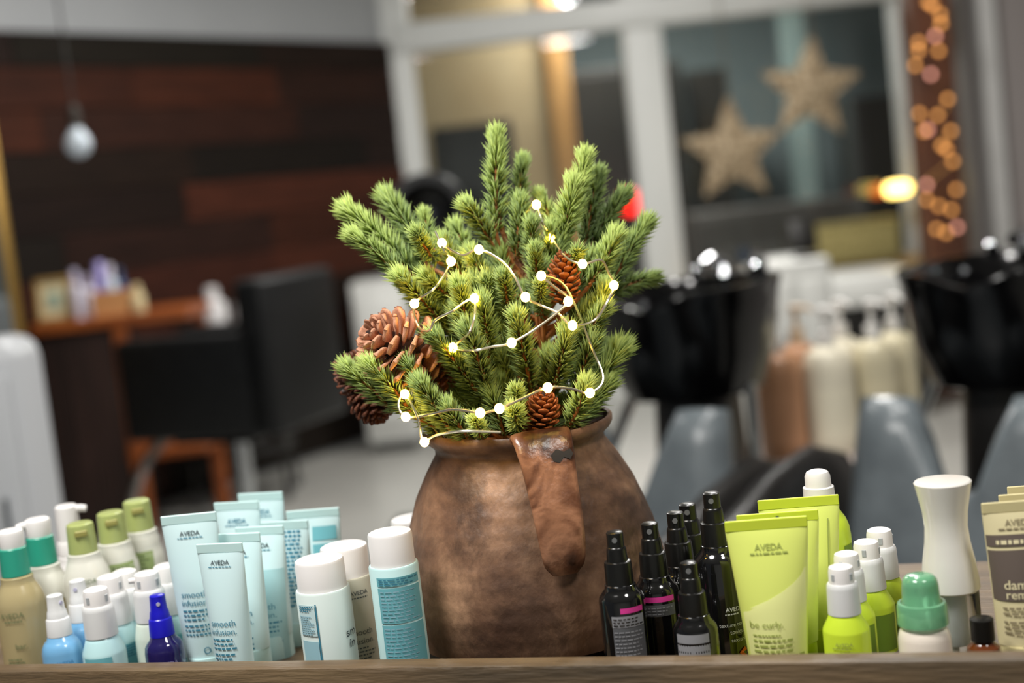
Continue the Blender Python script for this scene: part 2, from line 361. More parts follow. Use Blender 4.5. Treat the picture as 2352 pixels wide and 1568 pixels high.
# ================================================================== LEFT SIDE FURNITURE
# dressing station with dark cabinet, orange timber edges
stn = noisy('station_dark', [(.3, '231611'), (.7, '3a2620')], scale=(8, 8, 1), nscale=2, rough=.5, bump=.1)
stn_o = noisy('station_orange', [(.3, '7a3a12'), (.7, 'a0551f')], scale=(2, 12, 12), nscale=2, rough=.45)
YS = 5.25
a = ony(70, 735, YS); b = ony(425, 720, YS); ztop = (a[2]+b[2])/2; W = b[0]-a[0]
t = thing('dressing_station', 'dressing station of dark boards with orange timber top and leg', 'table', (a[0], YS, 0)); station = t
mk('top', *box(W+.02, .42, .04, .004, 1, c=(W/2, .21, ztop-.02)), stn_o, t)
xs = ony(262, 900, YS)[0]-a[0]
nb = 5
for k in range(nb):
    mk('side_board', *box(xs/nb-.006, .03, ztop-.06, .003, 1, c=(xs*(k+.5)/nb, .03, (ztop-.06)/2+.01)), stn, t, smooth=False)
mk('cabinet_body', *box(xs, .34, ztop-.05, c=(xs/2, .22, (ztop-.05)/2)), stn, t, smooth=False)
xl = ony(285, 900, YS)[0]-a[0]
mk('leg', *box(.05, .05, ztop-.04, .004, 1, c=(xl+.01, .03, (ztop-.04)/2)), stn_o, t)
mk('leg', *box(.05, .05, ztop-.04, .004, 1, c=(W-.03, .36, (ztop-.04)/2)), stn_o, t)
mk('shelf', *box(W-xs, .34, .03, .003, 1, c=(xs+(W-xs)/2, .22, .32)), stn_o, t)
def ontop(px, dy): return ony(px, 700, YS+dy)[0]
t = thing('picture_frame', 'gold picture frame leaning on the dressing station', 'picture frame', (ontop(124, .1), YS+.1, ztop))
fr_m = M('gilt', 'c09a5c', .35, .3)
mk('backing', *xf(box(.12, .008, .15, c=(0, 0, .08)), rot=(-.18, 0, 0)), M('cream_card', 'd9cfa8', .7), t)
pr = mk('print', *xf(box(.05, .003, .055, c=(0, -.007, .08)), rot=(-.18, 0, 0)), M('green_print', '9fb3a0', .7), t)
for sx in (-1, 1): mk('frame_side', *xf(box(.016, .016, .165, .003, 1, c=(sx*.06, -.003, .082)), rot=(-.18, 0, 0)), fr_m, t)
for sz in (.008, .155): mk('frame_side', *xf(box(.136, .016, .016, .003, 1, c=(0, -.003, sz)), rot=(-.18, 0, 0)), fr_m, t)
def flask(label, px, dy, h, r, m_body, m_cap, z=None, name='hair_product'):
    t = thing(name, label, 'bottle', (ontop(px, dy), YS+dy, ztop if z is None else z), 0, 'products on the dressing station')
    mk('body', *lathe([(r*.5, h*.72), (r*.9, h*.66), (r, h*.58), (r, h*.05), (r*.92, 0)], 20), m_body, t)
    mk('cap', *lathe([(r*.5, h), (r*.6, h*.98), (r*.62, h*.73)], 20), m_cap, t)
flask('slim white bottle beside the gold picture frame', 180, .07, .185, .021, M('pearl', 'd6d2e0', .3), M('pearl_cap', 'c2bcd6', .3))
flask('short white bottle behind the tan box', 209, .2, .155, .024, MATS['pearl'], MATS['pearl_cap'])
flask('tall lilac bottle on the dressing station', 240, .29, .2, .028, M('lilac', 'a8a0e0', .25), M('lilac_cap', 'b8b0ee', .25))
flask('white bottle touching the lilac bottle', 262, .24, .185, .022, M('pale_blue_white', 'd0dce6', .3), MATS['pearl'])
flask('dark blue bottle behind the tan box', 284, .33, .165, .022, M('navy_bottle', '35507c', .3), M('navy_cap', '28405f', .3))
t = thing('tan_box', 'open tan box on the dressing station', 'box', (ontop(262, .09), YS+.1, ztop))
tanm = noisy('tan_board', [(.3, 'bf8450'), (.7, 'd29a62')], nscale=8, rough=.6)
for c_, d_ in (((0, -.05, .045), (.14, .006, .09)), ((0, .05, .045), (.14, .006, .09)), ((-.067, 0, .045), (.006, .094, .09)), ((.067, 0, .045), (.006, .094, .09)), ((0, 0, .003), (.128, .094, .006))):
    mk('panel', *box(*d_, c=c_), tanm, t, smooth=False)
flask('cream bottle at the right end of the tan box', 318, .05, .105, .026, M('cream_bottle', 'd8c69a', .35), MATS['cream_bottle'])

# white rounded cabinet at the left edge
cab('white_locker', 'white rounded locker at the left edge of the picture', -300, 22, 785, 2.9, .22, M('locker_white', 'b9bcc0', .4), 1, 'locker', .05)
# wall mirror at the far left, golden light painted into its frame colour
pa, pb = ony(2, 250, 4.3), ony(34, 690, 4.3)
t = thing('wall_mirror', 'tall standing mirror with golden light painted on its frame at the left border', 'mirror', (pb[0]-.345, 4.3, 0), .35)
mh = pa[2]+.1
mk('mirror_glass', *box(.62, .01, mh-.1, c=(0, -.02, mh/2)), M('mirror_silver', '8a8d8c', .05, 1), t, smooth=False)
for sx in (-1, 1): mk('frame_side', *box(.035, .045, mh, .006, 2, c=(sx*.325, 0, mh/2)), M('frame_gold_glint', 'a88648', .3, .8), t)
for z in (.02, mh-.02): mk('frame_side', *box(.66, .045, .035, .006, 2, c=(0, 0, z)), MATS['frame_gold_glint'], t)
mk('back_panel', *box(.62, .015, mh-.04, c=(0, .012, mh/2)), dark, t, smooth=False)

# pendant bulb in front of the boards
pc = ony(180, 332, 4.6)
t = thing('pendant_lamp', 'bare glass pendant bulb hanging before the dark boards', 'lamp', (pc[0], 4.6, pc[2]))
mk('glass_bulb', *lathe([(.014, .06), (.02, .045), (.037, .022), (.042, 0), (.036, -.022), (.02, -.037), (.001, -.042)], 24), M('bulb_glass_sheen', 'b9c4cc', .12, coat=1, emit='c2ccd8', es=.18), t)  # bulb is unlit; weak emission paints in its reflective sheen
mk('socket', *lathe([(.008, .125), (.018, .115), (.019, .055)], 16), M('socket_grey', '46423e', .4, .6), t)
mk('cord', *tube([(0, 0, .12), (0, 0, 2.69-pc[2])], .004, 6), dark, t)

# black styling chair
leather = noisy('black_leather', [(.3, '101112'), (.7, '161718')], nscale=20, rough=.45, bump=.08, spec=.3)
chrome = MATS['chrome'] if 'chrome' in MATS else M('chrome', 'c8ccd0', .12, 1)
pcorner = ony(632, 1003, 4.3)                  # nearest lower corner of side panel and back
yaw = math.radians(31); 
Wc, Dc = .44, .62
# side panel runs left: choose front direction so the side face turns to the viewer
yaw2 = math.radians(38)
fx = np.array([-math.cos(yaw2), math.sin(yaw2)*.55]); fx /= np.linalg.norm(fx)    # chair front direction
sx_ = np.array([fx[1], -fx[0]]); sx_ = sx_ if sx_[1] > 0 else -sx_                # across the chair, away from viewer
zb0 = pcorner[2]; ztop_arm = ony(580, 762, 4.3)[2]; ztop_back = ony(585, 640, 4.3)[2]
cyaw = math.atan2(fx[1], fx[0])
t = thing('styling_chair', 'black leather styling chair with chrome foot, turned to the dark boards', 'chair', (pcorner[0], pcorner[1], 0), cyaw)
cr = 1 if (-math.sin(cyaw)*sx_[0]+math.cos(cyaw)*sx_[1]) > 0 else -1
Dp = .56
mk('armrest', *box(Dp, .09, ztop_arm-zb0, .02, 3, c=(Dp/2, cr*.045, (ztop_arm+zb0)/2)), leather, t)
mk('armrest', *box(Dp, .09, ztop_arm-zb0, .02, 3, c=(Dp/2, cr*(Wc-.045), (ztop_arm+zb0)/2)), leather, t)
mk('backrest', *box(.11, Wc, ztop_back-zb0, .022, 3, c=(.055-.02, cr*Wc/2, (ztop_back+zb0)/2)), leather, t)
mk('seat', *box(Dp-.08, Wc-.18, .14, .03, 3, c=(Dp/2+.05, cr*Wc/2, zb0+.12)), leather, t)
mk('seat_base', *box(.3, .3, .03, .004, 1, c=(Dp/2, cr*Wc/2, zb0-.012)), M('black_steel', '151515', .3, .5), t)
mk('pedestal', *lathe([(.028, zb0-.02), (.028, .22), (.045, .2), (.045, .05)], 20), chrome, t).location = (Dp/2, cr*Wc/2, 0)
mk('base_plate', *lathe([(.05, .06), (.2, .03), (.3, .012), (.305, 0)], 36), chrome, t).location = (Dp/2, cr*Wc/2, 0)
mk('pump_lever', *tube([(Dp/2, cr*Wc/2, .16), (Dp/2-.18, cr*(Wc/2-.12), .17), (Dp/2-.33, cr*(Wc/2-.2), .23)], .012, 8), chrome, t)
mk('footrest', *tube(smoothpath([(Dp-.06, cr*(Wc/2), zb0+.02), (Dp+.08, cr*(Wc/2-.04), zb0-.1), (Dp+.2, cr*(Wc/2-.05), zb0-.3), (Dp+.34, cr*(Wc/2-.06), zb0-.36)], 5), .018, 10), M('satin_steel', '8f8a84', .35, 1), t)
mk('foot_bar', *tube([(Dp+.32, cr*(Wc/2-.2), zb0-.36), (Dp+.32, cr*(Wc/2+.12), zb0-.36)], .02, 10), MATS['satin_steel'], t)

# trolley with two white bottles behind the chair
p = ony(520, 760, 5.9)
t = thing('salon_trolley', 'black salon trolley half hidden behind the styling chair', 'trolley', (p[0], 5.9, 0))
ztr = p[2]-.02
mk('tray', *box(.42, .3, .05, .01, 2, c=(0, 0, ztr-.025)), dark, t); mk('tray', *box(.42, .3, .05, .01, 2, c=(0, 0, .22)), dark, t)
for sx in (-1, 1):
    for sy in (-1, 1):
        mk('post', *tube([(sx*.19, sy*.13, .045), (sx*.19, sy*.13, ztr-.05)], .01, 8), dark, t)
        mk('caster', *xf(lathe([(.022, .01), (.022, -.01)], 14), (sx*.19, sy*.13, .022), (PI/2, 0, 0)), M('caster_grey', '555555', .5), t)
wb = M('white_plastic', 'd8d6d6', .35)
for px, lab, h in ((489, 'white bottle on the trolley, further from the chair back', .21), (566, 'white bottle on the trolley, next to the chair back', .19)):
    t = thing('white_bottle', lab, 'bottle', (ony(px, 700, 5.87)[0], 5.87, ztr), 0, 'white bottles on the trolley')
    mk('body', *lathe([(.03, h*.75), (.05, h*.68), (.055, h*.6), (.055, .01), (.05, 0)], 20), wb, t); mk('cap', *lathe([(.02, h), (.028, h*.97), (.028, h*.75)], 16), wb, t)
cab('white_cupboard', 'low white cupboard in the corner below the dark boards', 800, 925, 640, 6.6, .45, whitelac, 1)

# hood dryer behind the spruce
pc = ony(982, 488, 4.6)
t = thing('hood_dryer', 'black hood hair dryer on a stand behind the spruce', 'hair dryer', (pc[0], 4.6, 0))
s = 4.6/FPX
hoodm = M('hood_black', '262728', .35); innerm = M('hood_inner', '0b0c0d', .3)
mk('hood', *xf(lathe([(.058*1, -.16), (.1, -.15), (.125, -.09), (.13, 0), (.126, .012), (.098, .012)], 36, True, False), (0, 0, pc[2]), (PI/2-.06, 0, 0)), hoodm, t)
mk('lining', *xf(lathe([(.03, -.13), (.08, -.11), (.094, -.04), (.098, .012)], 36, True, False), (0, 0, pc[2]), (PI/2-.06, 0, 0)), innerm, t)
mk('vent', *xf(lathe([(.012, -.085), (.028, -.1), (.03, -.12)], 20), (0, 0, pc[2]), (PI/2-.06, 0, 0)), M('vent_grey', '60646c', .3, .6), t)
mk('arm', *tube(smoothpath([(0, .15, pc[2]), (0, .22, pc[2]-.05), (0, .22, pc[2]-.2)], 4), .018, 10), hoodm, t)
mk('pole', *tube([(0, .22, .06), (0, .22, pc[2]-.18)], .016, 10), chrome, t)
for k in range(5):
    a_ = 2*PI*k/5+.3; mk('foot', *tube([(0, .22, .07), (.26*math.cos(a_), .22+.26*math.sin(a_), .05)], .016, 8), hoodm, t)
    mk('caster', *xf(lathe([(.025, .012), (.025, -.012)], 14), (.26*math.cos(a_), .22+.26*math.sin(a_), .025), (PI/2, 0, a_)), MATS['caster_grey'], t)

# ================================================================== WASH UNITS
gloss = M('black_ceramic', '050506', .14, spec=.4)
bluegrey = noisy('bluegrey_leather', [(.3, '5a6165'), (.7, '6b7377')], nscale=14, rough=.32, bump=.06)
blk_leather = noisy('wash_black', [(.3, '131211'), (.7, '1d1b1a')], nscale=14, rough=.35, bump=.05)
def superring(ax, ay, z, n=40, e=2.6, cx=0, cy=0):
    out = []
    for k in range(n):
        a = 2*PI*k/n; c, s = math.cos(a), math.sin(a)
        out.append((cx+ax*abs(c)**(2/e)*(1 if c >= 0 else -1), cy+ay*abs(s)**(2/e)*(1 if s >= 0 else -1), z))
    return out
def loft(rings, cap0=True, cap1=True):
    n = len(rings[0]); V = [p for r in rings for p in r]; F = []
    for i in range(len(rings)-1):
        for k in range(n): F.append((i*n+k, i*n+(k+1) % n, (i+1)*n+(k+1) % n, (i+1)*n+k))
    if cap0: F.append(tuple(range(n))[::-1])
    if cap1: F.append(tuple(range((len(rings)-1)*n, len(rings)*n)))
    return V, F
def wash_unit(label, bx, by, yaw, zr=.92):
    t = thing('wash_unit', label, 'wash unit', (bx, by, 0), yaw, 'hair wash units')
    # bowl: outside up to the rim, then the inside; local -y is where the customer sits
    prof = [(.09, .10, zr-.235), (.13, .15, zr-.22), (.155, .19, zr-.14), (.168, .21, zr-.03), (.174, .22, zr-.005), (.172, .218, zr), (.155, .20, zr), (.145, .185, zr-.02), (.12, .15, zr-.12), (.05, .06, zr-.16)]
    def dip(r):                                   # neck notch at the front of the rim
        return [(x, y, z-(.03*math.exp(-(x/.055)**2) if (y < -.12 and z > zr-.06) else 0)) for x, y, z in r]
    bowl = mk('basin', *loft([dip(superring(a_, b_, z)) for a_, b_, z in prof]), gloss, t)
    mk('drain', *lathe([(.02, zr-.150), (.024, zr-.155)], 16), chrome, bowl)
    f = mk('tap', *tube(smoothpath([(.0, .19, zr), (.0, .19, zr+.025), (0, .15, zr+.04), (0, .09, zr+.03)], 5), .012, 10), chrome, t)
    mk('tap_base', *lathe([(.02, zr+.02), (.026, zr)], 16), chrome, f).location = (0, .19, 0)
    for s_ in (-1, 1): mk('knob', *xf(lathe([(.012, .022), (.016, .016), (.014, 0)], 14), (s_*.07, .192, zr)), chrome, f)
    h = mk('hand_shower', *tube(smoothpath([(.1, .17, zr+.0), (.1, .16, zr+.03), (.09, .1, zr+.045)], 4), [.01]*4+[.012]*4+[.02], 10), chrome, t)
    mk('pedestal', *loft([superring(.11, .13, 0), superring(.10, .12, .3), superring(.08, .09, zr-.22)]), blk_leather, t)
    mk('strut', *tube([(.13, -.02, zr-.21), (.2, -.2, .45)], .012, 8), chrome, t); mk('strut', *tube([(-.13, -.02, zr-.21), (-.2, -.2, .45)], .012, 8), chrome, t)
    # seat
    def pad(w, h, th, notch=0):
        V, F = [], []; nx, nz = 12, 10
        for sgn in (-1, 1):
            for j in range(nz+1):
                for i in range(nx+1):
                    x = -1+2*i/nx; z = j/nz; e = min(1, (1-abs(x))*6+.15)*min(1, min(z, 1-z)*7+.2)
                    zz = z*(h-notch*math.exp(-(x/.34)**4))
                    V.append((x*w/2*(1-.12*z), sgn*th/2*math.sqrt(e), zz))
        N = (nx+1)*(nz+1)
        for j in range(nz):
            for i in range(nx):
                a_ = j*(nx+1)+i; F.append((a_, a_+1, a_+nx+2, a_+nx+1)); F.append((N+a_, N+a_+nx+1, N+a_+nx+2, N+a_+1))
        for i in range(nx): F.append((i, N+i, N+i+1, i+1)); k = nz*(nx+1)+i; F.append((k, k+1, N+k+1, N+k))
        for j in range(nz): a_ = j*(nx+1); F.append((a_, a_+nx+1, N+a_+nx+1, N+a_)); a_ += nx; F.append((a_, N+a_, N+a_+nx+1, a_+nx+1))
        return V, F
    mk('backrest', *xf(pad(.42, .36, .1, .17), (0, -.36, .36), (-.28, 0, 0)), bluegrey, t, angle=60)
    mk('seat', *xf(pad(.42, .52, .12), (0, -.42, .38), (PI/2+.06, 0, 0)), bluegrey, t, angle=60)
    for s_ in (-1, 1):
        rings = []
        for y, zt, th in ((-.18, .54, .06), (-.22, .60, .07), (-.34, .635, .075), (-.52, .62, .075), (-.72, .575, .075), (-.84, .50, .07), (-.88, .40, .06)):
            rings.append([(s_*.262+th/2*math.copysign(abs(math.cos(q))**.6, math.cos(q)), y, (zt+.2)/2+(zt-.2)/2*math.copysign(abs(math.sin(q))**.45, math.sin(q))) for q in [2*PI*k/16 for k in range(16)]])
        mk('armrest', *loft(rings), blk_leather, t, angle=50)
    mk('seat_frame', *box(.44, .6, .16, .02, 2, c=(0, -.52, .26)), blk_leather, t)
    mk('foot', *box(.4, .4, .18, .01, 2, c=(0, -.5, .09)), M('black_steel', '151515', .3, .5), t)
    return t
wash_unit('hair wash unit with black basin just right of the spruce', ony(1578, 668, 2.92)[0], 2.92, math.radians(-33))
wash_unit('hair wash unit with black basin cut by the right border', ony(2300, 640, 2.66)[0], 2.66, math.radians(-36))

# round side table with six pump bottles
YT = 3.15
ztab = (ony(1900, 1024, YT)[2])
t = thing('side_table', 'small round table with white top between the wash units', 'table', (ony(1905, 1030, YT+.02)[0], YT+.03, 0))
mk('table_top', *lathe([(.19, ztab), (.195, ztab-.004), (.195, ztab-.02), (.19, ztab-.024)], 40), M('table_white', 'b9aca4', .35), t)
mk('post', *lathe([(.035, ztab-.024), (.035, .03)], 20), stn_o, t); mk('base', *lathe([(.04, .05), (.14, .02), (.15, 0)], 30), stn_o, t)
def pump_bottle(label, px, dy, r, m_body, m_pump, turn, hh=.32):
    X = ony(px, 900, YT+dy)[0]
    t = thing('pump_bottle', label, 'bottle', (X, YT+dy, ztab), turn, 'pump bottles on the round side table')
    hb = hh*.73
    mk('body', *lathe([(r*.36, hb), (r*.5, hb-.004), (r*.85, hb-.016), (r*.98, hb-.034), (r, hb-.05), (r, .012), (r*.96, .002), (r*.9, 0)], 28), m_body, t)
    p_ = mk('pump', *lathe([(.007, hh-.012), (.007, hb+.032), (.017, hb+.030), (.018, hb+.001)], 16), m_pump, t)
    mk('spout', *join(box(.024, .024, .016, .005, 2, c=(0, 0, hh-.008)), tube([(0, 0, hh-.008), (0, -.03, hh-.008), (0, -.042, hh-.016)], [.007, .006, .0045], 8)), m_pump, p_)
    l_ = r+.0006; V, F = [], []
    for j in (0, 1):
        for k in range(13):
            a_ = -PI/2+(-.9+1.8*k/12)-turn; V.append((l_*math.cos(a_), l_*math.sin(a_), hb*.12+hb*.5*j))
    for k in range(12): F.append((k, k+1, k+14, k+13))
    mk('label', V, F, M('label_'+m_body.name, tuple(int(min(255, 255*(c**(1/2.2))*1.05)) for c in m_body.node_tree.nodes['Principled BSDF'].inputs['Base Color'].default_value[:3]), .5), t)
amb = M('amber_plastic', 'b98a68', .3); crm = M('cream_plastic', 'd9d2bd', .32); crm2 = M('ivory_plastic', 'cfc6a8', .32); pmp = M('pump_white', 'd8d6d2', .35)
pump_bottle('amber pump bottle at the front left of the side table', 1792, -.05, .052, amb, pmp, -.7)
pump_bottle('amber pump bottle behind the front amber one', 1842, .065, .047, amb, M('pump_tan', 'c0ab92', .35), .9)
pump_bottle('cream pump bottle at the front, next to the amber pair', 1908, -.045, .056, crm, pmp, .5)
pump_bottle('cream pump bottle behind the front cream one', 1942, .075, .052, crm, pmp, .4)
pump_bottle('ivory pump bottle at the front right of the side table', 2016, -.025, .048, crm2, pmp, .6)
pump_bottle('ivory pump bottle furthest right on the side table', 2064, .07, .047, crm2, pmp, .3)


# ================================================================== THE COUNTER
ledge = noisy('counter_wood', [(.25, '3f3323'), (.5, '5c4a33'), (.8, '746144')], scale=(1.2, 9, 9), nscale=4, rough=.5, bump=.25, bscale=30)
U0, U1 = -.42, 1.25; DEPTH = .36
o0 = suv(0, 0, 0)
counter = thing('display_counter', 'brown wooden display counter with raised front board', 'counter', (o0[0], o0[1], 0), SHELF_YAW)
ucx, ulen = (U0+U1)/2, U1-U0
mk('counter_top', *box(ulen, DEPTH+LIPW, .03, .002, 1, c=(ucx, (DEPTH-LIPW)/2, ZS-.015)), ledge, counter)
mk('front_board', *box(ulen, LIPW, ZL-ZS+.09, .004, 2, c=(ucx, -LIPW*1.5, ZL-(ZL-ZS+.09)/2)), ledge, counter)
for u in (U0+.04, U1-.04):
    for v in (.04, DEPTH-.04):
        mk('leg', *box(.05, .05, ZS-.03, .003, 1, c=(u, v, (ZS-.03)/2)), ledge, counter)
mk('back_rail', *box(ulen-.1, .02, .08, .002, 1, c=(ucx, DEPTH-.04, ZS-.07)), ledge, counter)

# ------------------------------------------------------------------ bottles
class Bottle:
    def __init__(s, name, label, cat, px, py, v, group=None):
        P, t = onv(px, py, v); s.s = t/FPX*1.03; s.h = P[2]-ZS
        s.root = thing(name, label, cat, (P[0], P[1], ZS), 0, group)
        s.phi = math.atan2(CAM[1]-P[1], CAM[0]-P[0]); s.prof = None
    def z(s, dy): return max(0.0, s.h-dy*s.s)
    def lathe(s, name, pts, mat, parent=None, body=False, n=32, ctop=True, cbot=True):
        """pts: (pixels below the top, half width in pixels); None as the last depth means down to the counter"""
        pr = [(r*s.s, 0.0 if d is None else s.z(d)) for d, r in pts]
        if body: s.prof = pr
        return mk(name, *lathe(pr, n, ctop, cbot), mat, parent or s.root)
    def rad(s, z):
        pr = s.prof
        for (r0, z0), (r1, z1) in zip(pr, pr[1:]):
            if z0 >= z >= z1 and z0 > z1: return r0+(r1-r0)*(z0-z)/(z0-z1)
        return pr[-1][0]
    def fm(s, az=0.0, eps=.0005):
        def f(x, z):
            r = s.rad(z)+eps; a = s.phi+math.radians(az)+x/max(r, 1e-4); return (r*math.cos(a), r*math.sin(a), z)
        return f
    def label(s, az, wdeg, d0, d1, mat, name='label'):
        r = s.rad(s.z((d0+d1)/2)); w_ = math.radians(wdeg)*r/2
        return sheet(s.fm(az), -w_, w_, s.z(d1), s.z(d0), mat, s.root, name, 14, 4)
    def text(s, txt, az, d, wpx, mat, bold=0.0, parent=None):
        return lettering(txt, s.fm(az, .0011), 0, s.z(d), wpx*s.s, mat, parent or s.root, bold)
    def print(s, az, wdeg, d0, d1, n, mat, h=3.0):
        r = s.rad(s.z((d0+d1)/2)); w_ = math.radians(wdeg)*r/2
        zs = [s.z(d0+(d1-d0)*(k+.5)/n) for k in range(n)]
        return bars(s.fm(az, .001), -w_, w_, [z for z in zs if z > .002], h*s.s, mat, s.root)
    def spout(s, d, length, r, az, mat, parent, drop=0):
        a = s.phi+math.radians(az); z = s.z(d); L = length*s.s
        return mk('spout', *tube([(0, 0, z), (.75*L*math.cos(a), .75*L*math.sin(a), z-drop*s.s*.2), (L*math.cos(a), L*math.sin(a), z-drop*s.s)], [r*s.s, r*s.s*.95, r*s.s*.8], 10), mat, parent)

P_ = lambda n, c, r=.35, **k: M(n, c, r, **k)
INK = P_('ink_dark', '3d4a50', .6); INKG = P_('ink_green', '5f6e4c', .6); INKT = P_('ink_teal', '3c8098', .6); INKW = P_('ink_white', 'c8c8c8', .6)
milk = P_('milky_plastic', 'd4d3c8', .25, coat=.3); beigeliq = P_('beige_liquid', 'a89a72', .22, coat=.4)
tealcap = P_('teal_cap', '2f9a82', .3); olive = P_('olive_cap', 'a3ad6a', .28, coat=.3); whitep = P_('white_cap', 'e4e1df', .35)
frost = P_('frosted_cap', 'd5d6d6', .3, coat=.2); bluebody = P_('sky_bottle', '6fa6cf', .22, coat=.5); aqua = P_('aqua_bottle', 'b8dde0', .3, coat=.2)
aquadk = P_('aqua_label', '6fb3bd', .4); cobalt = P_('cobalt_cap', '1a18b0', .3); navy = P_('indigo_glass', '1c1650', .1, coat=1)
greenlab = P_('sage_label', '8fa068', .5)

def big_bottle(name, label, px, py, v, top, body_hw, cap, grp, capm=None, liquid=None):
    """tall shampoo bottle: cap or pump, ring neck, round shoulder, straight body"""
    b = Bottle(name, label, 'bottle', px, py, v, grp)
    if cap == 'pump':
        c = b.lathe('collar', [(top-62, 28), (top-60, 30), (top, 32)], capm)
        pu = b.lathe('pump_head', [(0, 22), (3, 27), (10, 29), (top-62, 26)], whitep)
        return b, c, pu
    c = b.lathe('cap', [(0, 25), (3, 29), (10, 30), (top, 32)], capm)
    return b, c, None
GA = 'tall cream bottles at the left end of the counter'
def bodyprof(t0, hw, ring=36): return [(t0, ring-3), (t0+2, ring), (t0+14, ring), (t0+20, ring+3), (t0+34, hw*.84), (t0+52, hw*.97), (t0+68, hw), (None, hw)]
for (px, py, v, az, lab, hw, lm) in ((22, 1216, .075, -150, 'cream bottle with teal collar and white pump, cut by the left border', 55, None), (84, 1190, .125, -80, 'cream bottle with teal collar and white pump turned to the left', 54, 'lab')):
    b, c, pu = big_bottle('pump_shampoo', lab, px, py, v, 102, hw, 'pump', GA, tealcap)
    b.lathe('body', bodyprof(104, hw), milk if lm else beigeliq, body=True)
    b.spout(11, 46, 9, az, whitep, pu, 2)
    if lm:
        b.label(8, 120, 178, 300, beigeliq); b.print(4, 100, 182, 204, 4, INKG)
    else:
        b.text('AVEDA', -25, 182, 56, INKG); b.print(-20, 50, 192, 200, 1, INKG); b.text('bar.', -12, 252, 26, INKG); b.print(-25, 50, 278, 300, 3, INKG)
b = Bottle('pump_shampoo', 'white bottle with white pump turned to the right, behind the teal collars', 'bottle', 150, 1160, .2, GA)
pu = b.lathe('pump_head', [(0, 20), (3, 24), (12, 25), (80, 26)], whitep); b.lathe('collar', [(80, 28), (84, 30), (112, 30)], whitep)
b.lathe('body', bodyprof(113, 46, 32), whitep, body=True); b.spout(10, 44, 9, 75, whitep, pu, 3)
for px, py, v, lab, hw, kind in ((182, 1200, .118, 'clear bottle with olive flip cap nearest the front of the olive trio', 53, 'a'), (252, 1175, .164, 'clear bottle with olive cap in the middle of the olive trio', 48, 'b'),
                                 (312, 1148, .208, 'clear bottle with shiny olive cap at the back of the olive trio', 45, 'c')):
    b, c, _ = big_bottle('flip_cap_bottle', lab, px, py, v, 66, hw, 'flip', GA, olive)
    mk('flip_tab', *xf(box(.012, .004, .006, .001, 1), ((30*b.s)*math.cos(b.phi), (30*b.s)*math.sin(b.phi), b.z(20)), (0, 0, b.phi+PI/2)), P_('olive_tab', '948f4e', .35), c)
    b.lathe('body', bodyprof(67, hw), milk, body=True)
    if kind == 'a': b.text('AVEDA', -4, 124, 46, INKG, .01); b.print(2, 50, 133, 142, 1, INKG)
    else: b.label(14 if kind == 'b' else -8, 70, 110, 190, greenlab); b.print(14 if kind == 'b' else -8, 60, 114, 150, 4, INKG)

def spray(label, px, py, v, bodym, capm, grp, kind='cone', hw=46, nozzle_az=0, name='spray_bottle', clear=None, ringm=None):
    b = Bottle(name, label, 'spray bottle', px, py, v, grp)
    if kind == 'round':                                   # stepped fine-mist head over a round-shouldered bottle
        hd = b.lathe('spray_head', [(0, 14), (2, 17), (34, 19), (38, 21), (52, 23), (54, 25)], capm)
        b.lathe('collar', [(54, 25), (56, 26), (92, 28)], capm)
        b.lathe('body', [(92, 26), (94, 28), (100, 30), (106, 36), (116, 42), (130, hw), (None, hw)], bodym, body=True)
        a = b.phi+math.radians(nozzle_az); mk('nozzle', *tube([(13*b.s*math.cos(a), 13*b.s*math.sin(a), b.z(18)), (19.5*b.s*math.cos(a), 19.5*b.s*math.sin(a), b.z(18))], 4.5*b.s, 10), P_('nozzle_grey', 'b8b6d0', .3), hd)
    else:                                                 # frosted over-cap above a cone-shouldered bottle
        hd = b.lathe('spray_head', [(0, 20), (3, 26), (12, 28), (38, 29)], capm)
        b.lathe('over_cap', [(38, 31), (42, 34), (50, 35), (108, 37)], frost)
        b.lathe('body', [(108, 33), (112, 36), (118, 38), (142, hw*.98), (148, hw), (None, hw)], bodym, body=True)
        for da in (-42, 48):
            a = b.phi+math.radians(nozzle_az+da)
            mk('slot', *xf(box(9*b.s, 2*b.s, 16*b.s, .0003, 1), (28.5*b.s*math.cos(a), 28.5*b.s*math.sin(a), b.z(22)), (0, 0, a+PI/2)), P_('slot_grey', 'a9adb0', .4), hd)
    return b
GB = 'small spray bottles at the front left'
b = spray('sky blue spray bottle with white head, frontmost at the left', 124, 1365, .032, bluebody, frost, GB, 'round', 45, 40); b.text('AVEDA', 2, 146, 40, P_('ink_blue', '3f7fb0', .5), .01)
b = spray('sky blue spray bottle with white head, behind the front blue one', 176, 1331, .07, bluebody, frost, GB, 'round', 45, -20)
b = spray('aqua spray bottle with printed teal label, second from left in front', 218, 1350, .032, aqua, whitep, GB, 'cone', 48)
b.label(-22, 80, 148, 162, aquadk); b.label(-22, 80, 167, 230, aquadk); b.print(-22, 72, 170, 190, 4, INKT)
b = spray('aqua spray bottle behind the one with the printed label', 250, 1321, .069, aqua, whitep, GB, 'cone', 46)
b.label(30, 60, 150, 220, aquadk); b.print(30, 50, 152, 180, 5, INKT)
spray('aqua spray bottle at the back, left of the pale spray pair', 284, 1309, .107, aqua, whitep, GB, 'cone', 45)
b = spray('pale spray bottle with nozzle turned to the left', 335, 1313, .064, P_('pale_bottle', 'cfdbcf', .3), whitep, GB, 'cone', 44); b.spout(14, 40, 7, -85, whitep, b.root, 0)
b = spray('pale aqua spray bottle half hidden behind the large aqua tube', 379, 1296, .104, aqua, whitep, GB, 'cone', 45); b.label(10, 80, 150, 220, aquadk)
